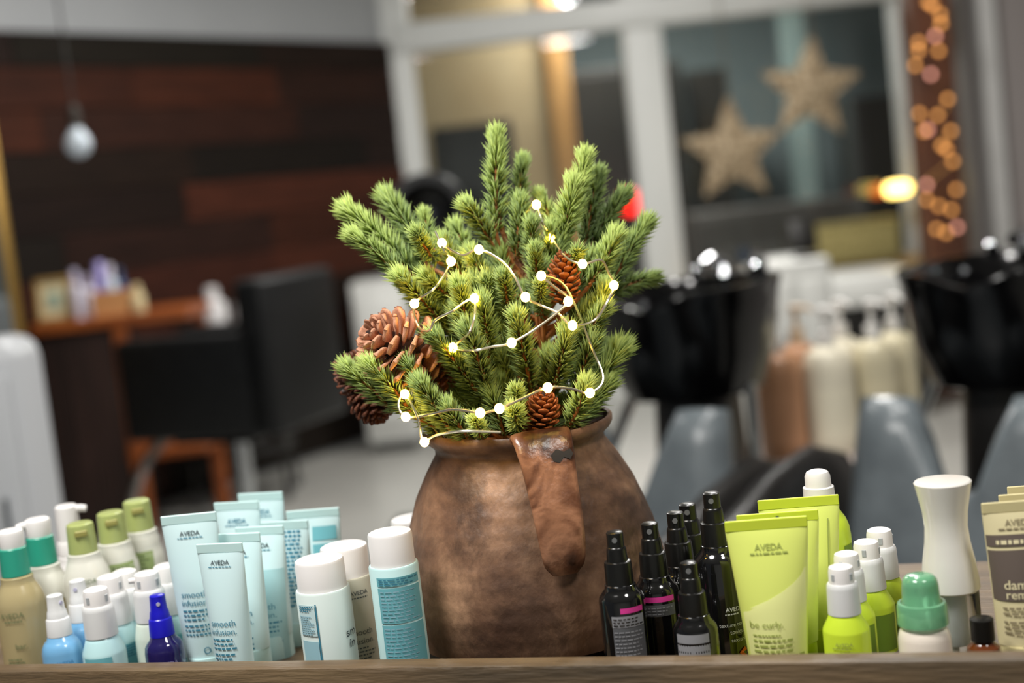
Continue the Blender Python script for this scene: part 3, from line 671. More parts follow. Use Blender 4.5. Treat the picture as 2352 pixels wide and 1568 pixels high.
b = spray('cobalt blue spray bottle with dark indigo body', 360, 1365, .032, navy, cobalt, GB, 'round', 44); b.text('AVEDA', 6, 148, 44, P_('ink_silver', '8d88b8', .4), .01)

# ------------------------------------------------------------------ squeeze tubes
def sq_tube(label, px, py, v, wpx, mat, sealm, capm, grp, dyaw=0.0, botf=.76, name='squeeze_tube'):
    P, t = onv(px, py, v); s = t/FPX*1.02; h = P[2]-ZS; wd_ = wpx*s/2
    root = thing(name, label, 'tube', (P[0], P[1], ZS), SHELF_YAW+math.radians(dyaw), grp)
    hc = .022; rb = wd_*botf; seal = .0085
    def ab(z):
        k = min(1, max(0, (h-seal-z)/(h-seal-hc)))
        return wd_+(rb-wd_)*k, .0013+(rb*.82-.0013)*(math.sin(k*PI/2)**.85)
    n = 40; rings = []
    for i in range(15):
        z = h-seal-(h-seal-hc)*(i/14)**1.25; a, b_ = ab(z); rings.append(superring(a, b_, z, n, 2.0))
    mk('tube_body', *loft(rings[::-1]), mat, root, angle=60)
    mk('crimped_seal', *box(wd_*2, .0022, seal, .0006, 1, c=(0, 0, h-seal/2)), sealm, root)
    mk('cap', *lathe([(rb*.93, hc+.0), (rb*.95, hc-.002), (rb*.95, 0)], 32), capm, root)
    def fmap(x, z, eps=.0007):
        a, b_ = ab(z); q = max(-.995, min(.995, x/a)); return (x, -b_*math.sqrt(1-q*q)-eps, z)
    return dict(root=root, f=fmap, s=s, h=h, w=wd_, ab=ab, z=lambda d: h-d*s)
def teal_front(T, big=True, full=True):
    s = T['s']; lettering('AVEDA', T['f'], 0, T['z'](42), 46*s, INK if full else INKT, T['root'], .012)
    bars(T['f'], -29*s, 29*s, [T['z'](52)], 2.2*s, INKT, T['root'], .02)
    if full:
        lettering('smooth', T['f'], -2*s, T['z'](177), 60*s, INKT, T['root']); lettering('infusion.', T['f'], -2*s, T['z'](196), 62*s, INKT, T['root'])
        bars(T['f'], -32*s, 40*s, [T['z'](d) for d in (214, 224, 234)], 4.2*s, INKT, T['root']); bars(T['f'], -32*s, 36*s, [T['z'](d) for d in (248, 258, 268)], 4.2*s, INKT, T['root'])
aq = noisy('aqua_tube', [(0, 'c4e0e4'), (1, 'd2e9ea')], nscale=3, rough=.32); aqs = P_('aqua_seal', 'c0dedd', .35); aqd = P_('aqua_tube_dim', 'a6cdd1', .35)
GT = 'pale aqua squeeze tubes'
T = sq_tube('large pale aqua tube at the left end of the aqua group', 432, 1180, .062, 128, aq, aqs, aqs, GT, 13)
teal_front(T); s = T['s']
def ring_logo(T, x, d, r, mat):
    c = (x, T['z'](d)); V, F = [], []
    for k in range(21):
        a = 2*PI*k/20
        for q in (r, r*.72): V.append(T['f'](c[0]+q*math.cos(a), c[1]+q*math.sin(a)))
    for k in range(20): F.append((2*k, 2*k+2, 2*k+3, 2*k+1))
    return mk('round_emblem', V, F, mat, T['root'], smooth=False)
ring_logo(T, 14*s, 306, 8*s, INKT)
T = sq_tube('pale aqua tube standing frontmost with full printed text', 503, 1247, .032, 115, aq, aqs, aqs, GT, 1); teal_front(T)
T = sq_tube('pale aqua tube directly behind the frontmost one', 542, 1224, .078, 117, aq, aqs, aqs, GT, 1); teal_front(T)
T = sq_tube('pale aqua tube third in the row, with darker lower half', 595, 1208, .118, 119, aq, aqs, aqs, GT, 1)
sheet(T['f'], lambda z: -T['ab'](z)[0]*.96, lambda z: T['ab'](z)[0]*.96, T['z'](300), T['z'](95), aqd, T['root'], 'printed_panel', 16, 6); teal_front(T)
T = sq_tube('pale aqua tube seen from its printed back, beside the white caps', 652, 1196, .157, 117, aq, aqs, aqs, GT, 1); s = T['s']
bars(T['f'], -40*s, 44*s, [T['z'](d) for d in range(24, 190, 9)], 5*s, INKT, T['root'], .12)
T = sq_tube('pale aqua tube with blue tick on its seal, furthest right', 717, 1169, .195, 124, aq, aqs, aqs, GT, 8); s = T['s']
mk('registration_mark', *box(5*s, .0006, 11*s, c=(-2*s, -.0016, T['h']-.013)), P_('tick_blue', '2f7fa6', .5), T['root'])
sheet(T['f'], -2*s, 52*s, T['z'](68), T['z'](38), aquadk, T['root'], 'printed_panel', 12, 3); sheet(T['f'], -2*s, 52*s, T['z'](150), T['z'](76), aquadk, T['root'], 'printed_panel', 12, 4)
T = sq_tube('pale aqua tube in the back, second tallest', 542, 1152, .168, 111, aq, aqs, aqs, GT, 1); teal_front(T, full=False)
T = sq_tube('pale aqua tube in the back reaching highest', 597, 1131, .222, 111, aq, aqs, aqs, GT, 1); teal_front(T, full=False)

# ------------------------------------------------------------------ white capped bottles left of the jug
GW = 'white capped bottles left of the jug'
def capped(label, px, py, v, hw, bodym, ch=66):
    b = Bottle('capped_bottle', label, 'bottle', px, py, v, GW)
    b.lathe('cap', [(0, hw-10), (2, hw-6), (7, hw-4), (ch-8, hw-4), (ch, hw-3)], whitep)
    b.lathe('body', [(ch, hw-4), (ch+1, hw), (ch+5, hw+2), (None, hw+2)], bodym, body=True); return b
wbody = P_('soft_white', 'd3e0dc', .3); gbody = P_('grey_green_bottle', 'b3b2a2', .3)
b = capped('white bottle with narrow teal print, frontmost left of the jug', 732, 1281, .034, 59, wbody)
b.label(-44, 44, 90, 160, aq); b.print(-44, 38, 92, 106, 3, INKT); b.print(-44, 38, 114, 158, 9, P_('ink_pale', '8fb6c4', .6)); b.label(-20, 3, 88, 220, INKT, 'printed_line'); b.label(-44, 44, 172, 220, P_('pale_teal_panel', '9cc6d2', .5), 'printed_panel'); b.text('sm\nin', 52, 180, 30, INK)
b = capped('grey white bottle with dark lettering between two white caps', 788, 1251, .084, 57, gbody)
b.text('AVEDA', 20, 98, 44, INK, .012); b.print(20, 50, 106, 112, 1, INK); b.text('smooth', 14, 186, 56, INK); b.text('infusion.', 14, 206, 60, INK); b.print(16, 60, 218, 250, 4, INK)
b = capped('aqua bottle with large teal label beside the jug', 894, 1219, .026, 54, P_('aqua_white', 'bfe0e0', .3), 72)
b.label(8, 110, 92, 112, aquadk); b.label(8, 110, 116, 196, aquadk); b.label(8, 110, 200, 300, aquadk); b.print(8, 100, 94, 110, 3, INKT, 2.4); b.print(8, 100, 120, 192, 9, P_('ink_pale', '8fb6c4', .6), 2.4); b.print(8, 100, 204, 290, 10, P_('ink_pale', '8fb6c4', .6), 2.4)
capped('white cap bottle furthest back, half hidden by the jug', 948, 1188, .215, 54, wbody, 60)

# ------------------------------------------------------------------ black spray bottles right of the jug
GK = 'black spray bottles right of the jug'
blk = P_('black_gloss', '0e0e0f', .12, coat=1); blkcap = P_('black_cap', '141413', .28); pink = P_('pink_stripe', 'e0409a', .4); greylab = P_('grey_label', '8f9094', .5); greylab2 = P_('dark_grey_label', '5c5d60', .5)
def black_spray(label, px, py, v, hw=52, hd=.0):
    b = Bottle('black_spray_bottle', label, 'spray bottle', px, py, v, GK)
    h_ = b.lathe('spray_head', [(0, 16), (2, 19), (34, 19), (36, 21), (40, 22), (66, 24)], blkcap)
    b.lathe('collar', [(66, 26), (68, 30), (74, 31), (118, 32)], blkcap)
    b.lathe('body', [(118, 32), (120, 35), (128, 36), (136, 42), (146, hw*.96), (156, hw), (None, hw)], blk, body=True)
    a = b.phi-.1; mk('nozzle', *tube([(14*b.s*math.cos(a), 14*b.s*math.sin(a), b.z(16)), (20.5*b.s*math.cos(a), 20.5*b.s*math.sin(a), b.z(16))], 6*b.s, 12), P_('nozzle_dark', '6b6c6c', .3), h_)
    return b
b = black_spray('black spray bottle with pink stripe, nearest the jug', 1411, 1220, .032)
b.label(24, 62, 162, 174, pink, 'pink_stripe'); b.label(12, 86, 180, 206, greylab); b.label(12, 86, 207, 300, greylab2); b.print(12, 80, 183, 204, 3, blk, 2.6); b.print(12, 80, 212, 290, 9, greylab, 3)
b = black_spray('black spray bottle with pink stripe, second from the jug', 1491, 1200, .07)
b.label(2, 84, 156, 168, pink, 'pink_stripe'); b.label(0, 90, 174, 200, greylab2); b.print(0, 84, 177, 198, 3, greylab, 2.6)
black_spray('plain black spray bottle in the second row, third from the jug', 1550, 1175, .108)
black_spray('plain black spray bottle at the very back with pale nozzle', 1578, 1156, .148)
b = black_spray('tallest black spray bottle, beside the lime tubes', 1633, 1130, .088, 54)
b.text('AVEDA', 28, 255, 44, INKW, .012); b.print(28, 50, 264, 268, 1, INKW); b.text('texture tonic', 22, 290, 66, INKW); b.text('tonique', 32, 308, 40, INKW); b.text('texture', 32, 326, 38, INKW)
zz = [b.z(d) for d in (345, 356, 368)]; f_ = b.fm(44, .001); s = b.s
mk('orange_mark', [f_(-14*s, zz[1]), f_(2*s, zz[0]), f_(8*s, zz[0]-.003), f_(-4*s, zz[1]), f_(8*s, zz[2]), f_(-2*s, zz[2]-.001)], [(0, 3, 2, 1), (0, 5, 4, 3)], P_('orange_ink', 'd8641e', .5), b.root, smooth=False)
b = black_spray('short black spray bottle with grey label, in front of the others', 1581, 1290, .032, 51)
b.label(-10, 88, 152, 250, greylab); b.label(-10, 90, 172, 178, blk, 'printed_line'); b.label(-10, 90, 190, 195, blk, 'printed_line'); b.print(-10, 82, 200, 240, 5, greylab2, 3)

# ------------------------------------------------------------------ lime group
lime = noisy('lime_tube', [(0, 'd3df6a'), (1, 'dce67c')], nscale=3, rough=.33); limes = P_('lime_seal', 'c6d63c', .35); limepale = P_('lime_pale', 'e2e698', .35); limed = P_('lime_bottle', 'c4dc3a', .28); inkl = P_('ink_lime', '9ca852', .6); limedk = P_('lime_label_dark', '6d8a2a', .45)
GL = 'lime green squeeze tubes'
T = sq_tube('lime green tube standing frontmost with pale swoosh', 1758, 1191, .034, 184, lime, limes, limes, GL, 8, .72); s = T['s']
sheet(T['f'], lambda z: max(-.9*T['ab'](z)[0], .9*T['ab'](z)[0]-(T['z'](110)-z)**1.7*18), lambda z: .93*T['ab'](z)[0], T['z'](330), T['z'](112), limepale, T['root'], 'printed_swoosh', 14, 14)
lettering('AVEDA', T['f'], 0, T['z'](60), 62*s, inkl, T['root'], .012); bars(T['f'], -42*s, 42*s, [T['z'](74)], 4*s, inkl, T['root'], .02)
f0 = T['f']; f1 = lambda x, z: f0(x, z, .0014)
lettering('be curly.', f1, -20*s, T['z'](232), 74*s, inkl, T['root']); bars(f1, -52*s, 10*s, [T['z'](254)], 4*s, inkl, T['root'], .05); bars(f1, -52*s, 58*s, [T['z'](d) for d in (266, 278, 290)], 5*s, inkl, T['root'], .3); bars(f1, -52*s, 60*s, [T['z'](304)], 6*s, inkl, T['root'], .02)
T = sq_tube('lime green tube close behind the frontmost lime one', 1784, 1176, .073, 182, lime, limes, limes, GL, 8, .72); s = T['s']
mk('registration_mark', *box(7*s, .0006, 8*s, c=(0, -.0016, T['h']-.004)), INKG, T['root'])
T = sq_tube('lime green tube at the back of the lime row', 1832, 1142, .115, 180, lime, limes, limes, GL, 8, .72); s = T['s']
mk('registration_mark', *box(6*s, .0006, 12*s, c=(0, -.0016, T['h']-.012)), INKG, T['root']); sheet(T['f'], lambda z: .68*T['ab'](z)[0], lambda z: .72*T['ab'](z)[0], T['z'](300), T['z'](50), inkl, T['root'], 'printed_line', 2, 8)
b = Bottle('lime_pump_bottle', 'lime bottle with clear white pump cap behind the lime tubes', 'bottle', 1876, 1079, .165)
b.lathe('pump_cap', [(0, 16), (4, 24), (12, 28), (36, 29)], whitep); b.lathe('collar', [(36, 30), (38, 34), (66, 35)], whitep)
b.lathe('body', [(66, 30), (70, 36), (90, 40), (112, 54), (130, 60), (150, 62), (None, 62)], limed, body=True); b.label(60, 30, 165, 220, limedk)
GS = 'small lime spray bottles'
for px, py, v, lab, k in ((1930, 1298, .034, 'small lime spray bottle, frontmost of the row', 0), (1943, 1268, .073, 'small lime spray bottle, second of the row', 1), (1988, 1241, .112, 'small lime spray bottle, third of the row', 2), (2018, 1214, .151, 'small lime spray bottle, last of the row', 3)):
    b = spray(lab, px, py, v, limed, whitep, GS, 'cone', 52, 15*k)
    if k == 0: b.text('AVEDA', -8, 166, 40, inkl, .02); b.print(-8, 60, 172, 178, 1, inkl)
    else: b.label(25, 80, 158, 240, limedk)

# ------------------------------------------------------------------ right end of the counter
b = Bottle('green_cap_bottle', 'cream bottle with translucent green cap at the right', 'bottle', 2111, 1318, .034)
gc = P_('green_translucent', '7cc094', .2, trans=.45, coat=.4)
b.lathe('cap', [(0, 20), (3, 30), (10, 37), (24, 40), (56, 42), (62, 44)], gc); b.lathe('cap_skirt', [(62, 46), (64, 52), (72, 55), (112, 56)], gc, cbot=False, ctop=False)
b.lathe('body', [(96, 34), (100, 37), (112, 40), (118, 46), (130, 54), (146, 58), (None, 58)], P_('cream_white', 'e2d8cb', .25, coat=.3), body=True)
b = Bottle('glass_pump_bottle', 'clear glass bottle with tall white hourglass cap', 'bottle', 2164, 1102, .085)
hp = b.lathe('hourglass_cap', [(0, 52), (1, 60), (4, 63), (30, 58), (70, 50), (105, 47), (140, 50), (180, 57), (225, 63), (246, 64), (250, 61)], P_('ivory_cap', 'd9d6cf', .22, coat=.4), n=48)
b.lathe('body', [(250, 56), (256, 60), (None, 60)], P_('clear_glass', 'e8eeee', .03, trans=1, ior=1.45), body=True, n=40)
b.lathe('neck_insert', [(251, 22), (256, 22), (372, 22), (376, 20)], P_('insert_white', 'd4d6d2', .3)); b.lathe('dip_tube', [(372, 5), (None, 5)], P_('insert_white', 'd4d6d2', .3))
b = Bottle('amber_dropper', 'small amber bottle with black cap beside the beige tubes', 'bottle', 2254, 1418, .03)
b.lathe('cap', [(0, 22), (2, 26), (50, 27)], blkcap); b.lathe('body', [(50, 20), (54, 22), (58, 26), (66, 36), (76, 38), (None, 38)], P_('amber_glass', '5a2a0c', .08, coat=1), body=True)
beig = noisy('beige_tube', [(0, 'd2c79c'), (1, 'dbd1a8')], nscale=3, rough=.4); beigs = P_('beige_seal', 'cabf90', .4); bro = P_('brown_band', '625750', .45); inkb = P_('ink_brown', '8a7f63', .6); inkc = P_('ink_cream', 'd9cfa8', .6)
GR = 'beige squeeze tubes at the right border'
T = sq_tube('beige tube with brown band, front of the beige row', 2328, 1150, .062, 142, beig, beigs, beigs, GR, 8, .8); s = T['s']
ed = lambda k: (lambda z: k*T['ab'](z)[0])
lettering('AVEDA', T['f'], 6*s, T['z'](46), 62*s, inkb, T['root'], .012); bars(T['f'], -40*s, 46*s, [T['z'](60)], 4*s, inkb, T['root'], .02)
sheet(T['f'], ed(-.985), ed(.985), T['z'](98), T['z'](72), bro, T['root'], 'printed_band', 24, 2); sheet(T['f'], ed(-.985), ed(.985), T['z'](220), T['z'](106), bro, T['root'], 'printed_band', 24, 8)
g0 = T['f']; g1 = lambda x, z: g0(x, z, .0013)
bars(g1, -48*s, 55*s, [T['z'](88)], 9*s, inkc, T['root'], .02); lettering('damage', g1, 4*s, T['z'](186), 88*s, inkc, T['root'], .01); lettering('remedy', g1, 4*s, T['z'](208), 84*s, inkc, T['root'], .01)
bars(g1, -46*s, 50*s, [T['z'](d) for d in (236, 248, 268, 280, 292)], 5*s, inkb, T['root'], .2); ring_logo(T, -8*s, 332, 8*s, inkb)
sq_tube('beige tube in the middle of the beige row', 2368, 1131, .105, 142, beig, beigs, beigs, GR, 8, .8)
sq_tube('beige tube at the back of the beige row', 2388, 1112, .148, 142, beig, beigs, beigs, GR, 8, .8)

# ================================================================== THE JUG
PV, tv = onv(1189, 976, .158); sv = tv/FPX*1.01
jx, jy = PV[0], PV[1]; jh = PV[2]-ZS; DJ = tv                       # depth of the jug axis along the lens axis
def claymat():
    m = bpy.data.materials.new('jug_clay'); m.use_nodes = True; nt = m.node_tree; b = nt.nodes['Principled BSDF']; L = nt.links.new; N = nt.nodes.new
    tc = N('ShaderNodeTexCoord'); mp = N('ShaderNodeMapping'); mp.inputs['Scale'].default_value = (1, 1, .8); L(tc.outputs['Object'], mp.inputs[0])
    n1 = N('ShaderNodeTexNoise'); n1.inputs['Scale'].default_value = 16; n1.inputs['Detail'].default_value = 7; n1.inputs['Roughness'].default_value = .62
    r1 = N('ShaderNodeValToRGB'); r1.color_ramp.elements.new(.5)
    for e, (p, c) in zip(r1.color_ramp.elements, [(.3, '543a2d'), (.5, '80604a'), (.72, 'b28c6e')]): e.position = p; e.color = lin(c)
    n2 = N('ShaderNodeTexNoise'); n2.inputs['Scale'].default_value = 9; n2.inputs['Detail'].default_value = 8; n2.inputs['Roughness'].default_value = .66; n2.inputs['Distortion'].default_value = .6
    r2 = N('ShaderNodeValToRGB')
    for e, (p, c) in zip(r2.color_ramp.elements, [(.44, '000000'), (.62, 'ffffff')]): e.position = p; e.color = lin(c)
    mp2 = N('ShaderNodeMapping'); mp2.inputs['Location'].default_value = (3.1, 1.7, .4); L(tc.outputs['Object'], mp2.inputs[0])
    mix = N('ShaderNodeMix'); mix.data_type = 'RGBA'; mix.inputs[7].default_value = lin('2e201a')
    L(mp.outputs[0], n1.inputs[0]); L(n1.outputs[0], r1.inputs[0]); L(mp2.outputs[0], n2.inputs[0]); L(n2.outputs[0], r2.inputs[0])
    mu = N('ShaderNodeMath'); mu.operation = 'MULTIPLY'; mu.inputs[1].default_value = .72; L(r2.outputs[0], mu.inputs[0])
    L(mu.outputs[0], mix.inputs[0]); L(r1.outputs[0], mix.inputs[6]); L(mix.outputs[2], b.inputs['Base Color'])
    vo = N('ShaderNodeTexVoronoi'); vo.feature = 'DISTANCE_TO_EDGE'; vo.inputs['Scale'].default_value = 9; mp3 = N('ShaderNodeMapping'); L(tc.outputs['Object'], mp3.inputs[0])
    n4 = N('ShaderNodeTexNoise'); n4.inputs['Scale'].default_value = 60; n4.inputs['Detail'].default_value = 6; L(mp.outputs[0], n4.inputs[0])
    wv = N('ShaderNodeTexWave'); wv.bands_direction = 'Z'; wv.inputs['Scale'].default_value = 22; wv.inputs['Distortion'].default_value = 3; wv.inputs['Detail'].default_value = 3; L(tc.outputs['Object'], wv.inputs[0])
    ad = N('ShaderNodeMath'); ad.inputs[1].default_value = .0; ad.operation = 'MULTIPLY_ADD'; ad.inputs[1].default_value = .12; L(wv.outputs[1], ad.inputs[0]); L(n4.outputs[0], ad.inputs[2])
    bp = N('ShaderNodeBump'); bp.inputs['Strength'].default_value = .5; bp.inputs['Distance'].default_value = .004; L(ad.outputs[0], bp.inputs['Height']); L(bp.outputs[0], b.inputs['Normal'])
    b.inputs['Roughness'].default_value = .48; b.inputs['Specular IOR Level'].default_value = .4
    return m
clay = claymat()
jug = thing('clay_jug', 'old brown clay jug with strap handle holding the spruce', 'jug', (jx, jy, ZS))
K = sv
jp = [(-6, 205), (-9, 210), (-4, 215), (8, 214), (18, 208), (26, 198), (34, 192), (46, 192), (88, 219), (140, 248), (190, 266), (240, 283), (310, 297), (361, 301), (418, 297), (462, 286), (502, 275), (545, 256)]
prof = [(r*K, jh-d*K) for d, r in jp] + [(228*K, .012), (215*K, 0.0)]
prof = [p for p in prof if p[1] >= 0]
inner = [(r-.008, z) for r, z in prof if z > .02][::-1]
inner = [(150*K, .02)]+inner[:-3]+[(196*K, jh+.002)]
body = lathe(prof[::-1], 72, True, False); inn = lathe(inner, 72, True, False); inn = (inn[0], [q[::-1] for q in inn[1]])
rng2 = np.random.default_rng(3)
def wob(v):
    a = math.atan2(v[1], v[0]); k = 1+.006*math.sin(2*a+1)+.004*math.sin(3*a+v[2]*20)+.003*math.sin(7*a+v[2]*45); return (v[0]*k, v[1]*k, v[2]+.0015*math.sin(2*a+.6)*(1 if v[2] > jh*.8 else 0))
body = ([wob(v) for v in body[0]], body[1])
mk('jug_body', *body, clay, jug, angle=70); mk('lining', *inn, noisy('clay_inside', [(.3, '3a281d'), (.7, '55392a')], nscale=12, rough=.8), jug, angle=70)
# strap handle facing the viewer, a little to the right
pj = math.atan2(CAM[1]-jy, CAM[0]-jx); ah = pj+math.radians(12)
hd = np.array([math.cos(ah), math.sin(ah), 0]); ht = np.array([-math.sin(ah), math.cos(ah), 0])
path = [(200, 2, 64), (214, -10, 66), (232, -4, 65), (250, 20, 62), (268, 60, 58), (286, 110, 55), (302, 155, 53), (310, 190, 51), (313, 225, 48), (311, 252, 43), (305, 270, 30)]
pts = smoothpath([np.array((r, d, w_)) for r, d, w_ in path], 4); V, F = [], []
n = 16; N_ = len(pts)
for i, (r, d, w_) in enumerate(pts):
    a0, a1 = pts[max(i-1, 0)], pts[min(i+1, N_-1)]; tr, tz = (a1[0]-a0[0]), -(a1[1]-a0[1]); L_ = math.hypot(tr, tz); nr, nz = -tz/L_, tr/L_
    if nr < 0 and i > 2: nr, nz = -nr, -nz
    nr, nz = tz/L_*-1, tr/L_
    th = 11
    for k in range(n):
        q = 2*PI*k/n; c, s_ = math.cos(q), math.sin(q); xw = w_*math.copysign(abs(c)**.6, c); yo = th*math.copysign(abs(s_)**.7, s_)
        p = hd*((r+nr*yo)*K)+ht*(xw*K+(.0 if True else 0)); V.append((p[0], p[1], jh-d*K+nz*yo*K))
for i in range(N_-1):
    for k in range(n): F.append((i*n+k, i*n+(k+1) % n, (i+1)*n+(k+1) % n, (i+1)*n+k))
F.append(tuple(range(n))[::-1]); F.append(tuple(range((N_-1)*n, N_*n)))
hclay = noisy('handle_clay', [(.32, '2e1a10'), (.45, '64402c'), (.58, '996c50'), (.74, '55321f')], scale=(1, 1, 1), nscale=24, rough=.3, bump=.22, bscale=45, dist=.8)
hb = mk('handle', V, F, hclay, jug, angle=60)
bmx = bmesh.new(); bmx.from_mesh(hb.data); bmesh.ops.recalc_face_normals(bmx, faces=bmx.faces); bmx.to_mesh(hb.data); bmx.free()
# dark chip on the upper part of the handle
def hsurf(x, d):
    for a, b in zip(pts[6:], pts[7:]):
        if a[1] <= d <= b[1]:
            f = (d-a[1])/(b[1]-a[1]+1e-9); r = a[0]+(b[0]-a[0])*f; tr, tz = b[0]-a[0], -(b[1]-a[1]); L_ = math.hypot(tr, tz)
            p = hd*((r-tz/L_*11.6)*K)+ht*(x*K); return (p[0], p[1], jh-d*K+tr/L_*11.6*K)
    return (0, 0, 0)
chip = [(6, 34), (20, 24), (36, 30), (50, 26), (55, 36), (46, 46), (34, 40), (22, 50), (10, 46)]
cx_, cd_ = sum(c[0] for c in chip)/9, sum(c[1] for c in chip)/9
mk('chip_mark', [hsurf(cx_, cd_)]+[hsurf(*c) for c in chip]+[hsurf((c[0]+cx_)/2, (c[1]+cd_)/2) for c in chip],
   [(0, 10+k, 10+(k+1) % 9) for k in range(9)]+[(10+k, 1+k, 1+(k+1) % 9, 10+(k+1) % 9) for k in range(9)], M('soot', '1a1715', .7), hb, smooth=False)

# ================================================================== THE SPRUCE
def T_(px, py, dz=0.0): return at(px, py, DJ+dz)
root_z = np.array([jx, jy, ZS+.03])
tree = thing('spruce_tree', 'small green spruce standing in the clay jug', 'spruce', tuple(root_z))
rz = root_z
trunk_px = [(1212, 1000, 0), (1235, 930, 0), (1250, 830, -.005), (1238, 720, 0), (1205, 630, 0), (1165, 560, 0), (1142, 480, 0)]
trunk = [root_z]+[T_(*q) for q in trunk_px]
bark = noisy('spruce_bark', [(.3, '4a2a16'), (.7, '8a5a34')], nscale=60, rough=.8, bump=.5)
twig = noisy('spruce_twig', [(.3, '7a4820'), (.7, 'b0703a')], nscale=60, rough=.7)
mk('trunk', *tube([p-rz for p in smoothpath(trunk, 5)], list(np.linspace(.0075, .002, 5*(len(trunk)-1)+1)), 9), bark, tree)
def trunk_at(py):
    best = None
    sp = smoothpath(trunk, 8)
    for p in sp:
        d = p-CAM; dep = d@fwd; y = 784-(d@upv)/dep*FPX
        if best is None or abs(y-py) < best[0]: best = (abs(y-py), p)
    return best[1]
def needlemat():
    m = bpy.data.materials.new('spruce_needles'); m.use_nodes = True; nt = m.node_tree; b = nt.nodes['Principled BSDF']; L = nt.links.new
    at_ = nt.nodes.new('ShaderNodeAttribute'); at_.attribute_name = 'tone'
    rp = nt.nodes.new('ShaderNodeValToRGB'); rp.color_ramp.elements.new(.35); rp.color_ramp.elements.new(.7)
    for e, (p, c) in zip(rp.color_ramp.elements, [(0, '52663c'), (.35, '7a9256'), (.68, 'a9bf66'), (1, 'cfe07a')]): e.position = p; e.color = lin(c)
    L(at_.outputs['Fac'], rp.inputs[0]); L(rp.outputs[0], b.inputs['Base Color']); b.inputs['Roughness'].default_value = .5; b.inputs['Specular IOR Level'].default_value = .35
    b.inputs['Subsurface Weight'].default_value = 0
    tl = nt.nodes.new('ShaderNodeBsdfTranslucent'); mx = nt.nodes.new('ShaderNodeMixShader'); mx.inputs[0].default_value = .3
    out = nt.nodes['Material Output']; L(rp.outputs[0], tl.inputs[0]); L(b.outputs[0], mx.inputs[1]); L(tl.outputs[0], mx.inputs[2]); L(mx.outputs[0], out.inputs[0])
    return m
nmat = needlemat()
def shoot(tip, base, lw=34, tone=.55, dens=1.0, bend=0.0, attach=None, twigonly=0.0):
    """tip, base: (px, py, depth offset in metres); lw: needle length in pixels"""
    pt, pb = T_(*tip), T_(*base)
    pa = trunk_at(min(base[1]+90, 990)) if attach is None else attach
    mid = (pt+pb)/2+np.array([0, 0, bend])
    path = smoothpath([pb, mid, pt], 10); path = np.array(path); cum = np.concatenate([[0], np.cumsum(np.linalg.norm(np.diff(path, axis=0), axis=1))]); Ltot = cum[-1]
    stem = smoothpath([pa, pa*.45+pb*.55+np.array([0, 0, -.004]), pb, mid, pt], 5)
    br = mk('branch', *tube([p-rz for p in stem], list(np.linspace(.0030, .0010, len(stem))), 6), twig, tree)
    k = DJ/FPX; nl = lw*k*1.22
    N = int(max(110, Ltot/.0001*.62)*dens*.5); N = min(int(N*1.8), 1200)+150
    u = np.concatenate([rng.random(N-150)**.8, .84+.16*rng.random(150)**.7]); u = np.clip(u, 0, .999)
    sd = u*Ltot; P0 = np.stack([np.interp(sd, cum, path[:, j]) for j in range(3)], 1)
    Tn = np.stack([np.interp(np.clip(sd+.002, 0, Ltot), cum, path[:, j])-np.interp(np.clip(sd-.002, 0, Ltot), cum, path[:, j]) for j in range(3)], 1)
    Tn /= np.linalg.norm(Tn, axis=1)[:, None]+1e-9
    A = np.cross(Tn, np.array([.3, .5, .8])); A /= np.linalg.norm(A, axis=1)[:, None]; B = np.cross(Tn, A)
    ph = np.arange(N)*2.39996+rng.random(N)*.5
    Rd = A*np.cos(ph)[:, None]+B*np.sin(ph)[:, None]
    ang = np.radians(58-30*np.clip((u-.6)/.4, 0, 1)+rng.normal(0, 7, N)); ang = np.where(u > .93, np.radians(rng.uniform(5, 52, N)), ang)
    D = Tn*np.cos(ang)[:, None]+Rd*np.sin(ang)[:, None]
    D[:, 2] += .10; D /= np.linalg.norm(D, axis=1)[:, None]
    ln = nl*(.8+.35*rng.random(N))*np.where(u < .12, .75, 1); wdt = nl*.056*(.8+.4*rng.random(N))
    S = np.cross(D, Rd); S /= np.linalg.norm(S, axis=1)[:, None]+1e-9; Q = np.cross(D, S)
    curve = Tn*.12
    b0 = P0; m0 = P0+(D+curve*.15)*(ln*.45)[:, None]; tp = P0+(D+curve)*ln[:, None]
    vs = np.stack([b0, m0+S*wdt[:, None], m0-S*wdt[:, None]*.5+Q*wdt[:, None]*.8, m0-S*wdt[:, None]*.5-Q*wdt[:, None]*.8, tp], 1).reshape(-1, 3)-rz
    o = np.arange(N)*5; fc = np.concatenate([np.stack([o+a, o+b, o+c], 1) for a, b, c in ((0, 1, 2), (0, 2, 3), (0, 3, 1), (4, 2, 1), (4, 3, 2), (4, 1, 3))])
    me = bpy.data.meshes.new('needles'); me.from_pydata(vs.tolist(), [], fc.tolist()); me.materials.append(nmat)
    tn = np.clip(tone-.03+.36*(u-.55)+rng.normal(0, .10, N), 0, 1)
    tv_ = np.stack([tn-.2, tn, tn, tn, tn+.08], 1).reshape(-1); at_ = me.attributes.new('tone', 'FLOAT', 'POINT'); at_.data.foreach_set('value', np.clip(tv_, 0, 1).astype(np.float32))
    me.polygons.foreach_set('use_smooth', [True]*len(me.polygons)); me.update()
    no = bpy.data.objects.new('needles', me); col.objects.link(no); no.parent = br; no['kind'] = 'stuff'
    return br
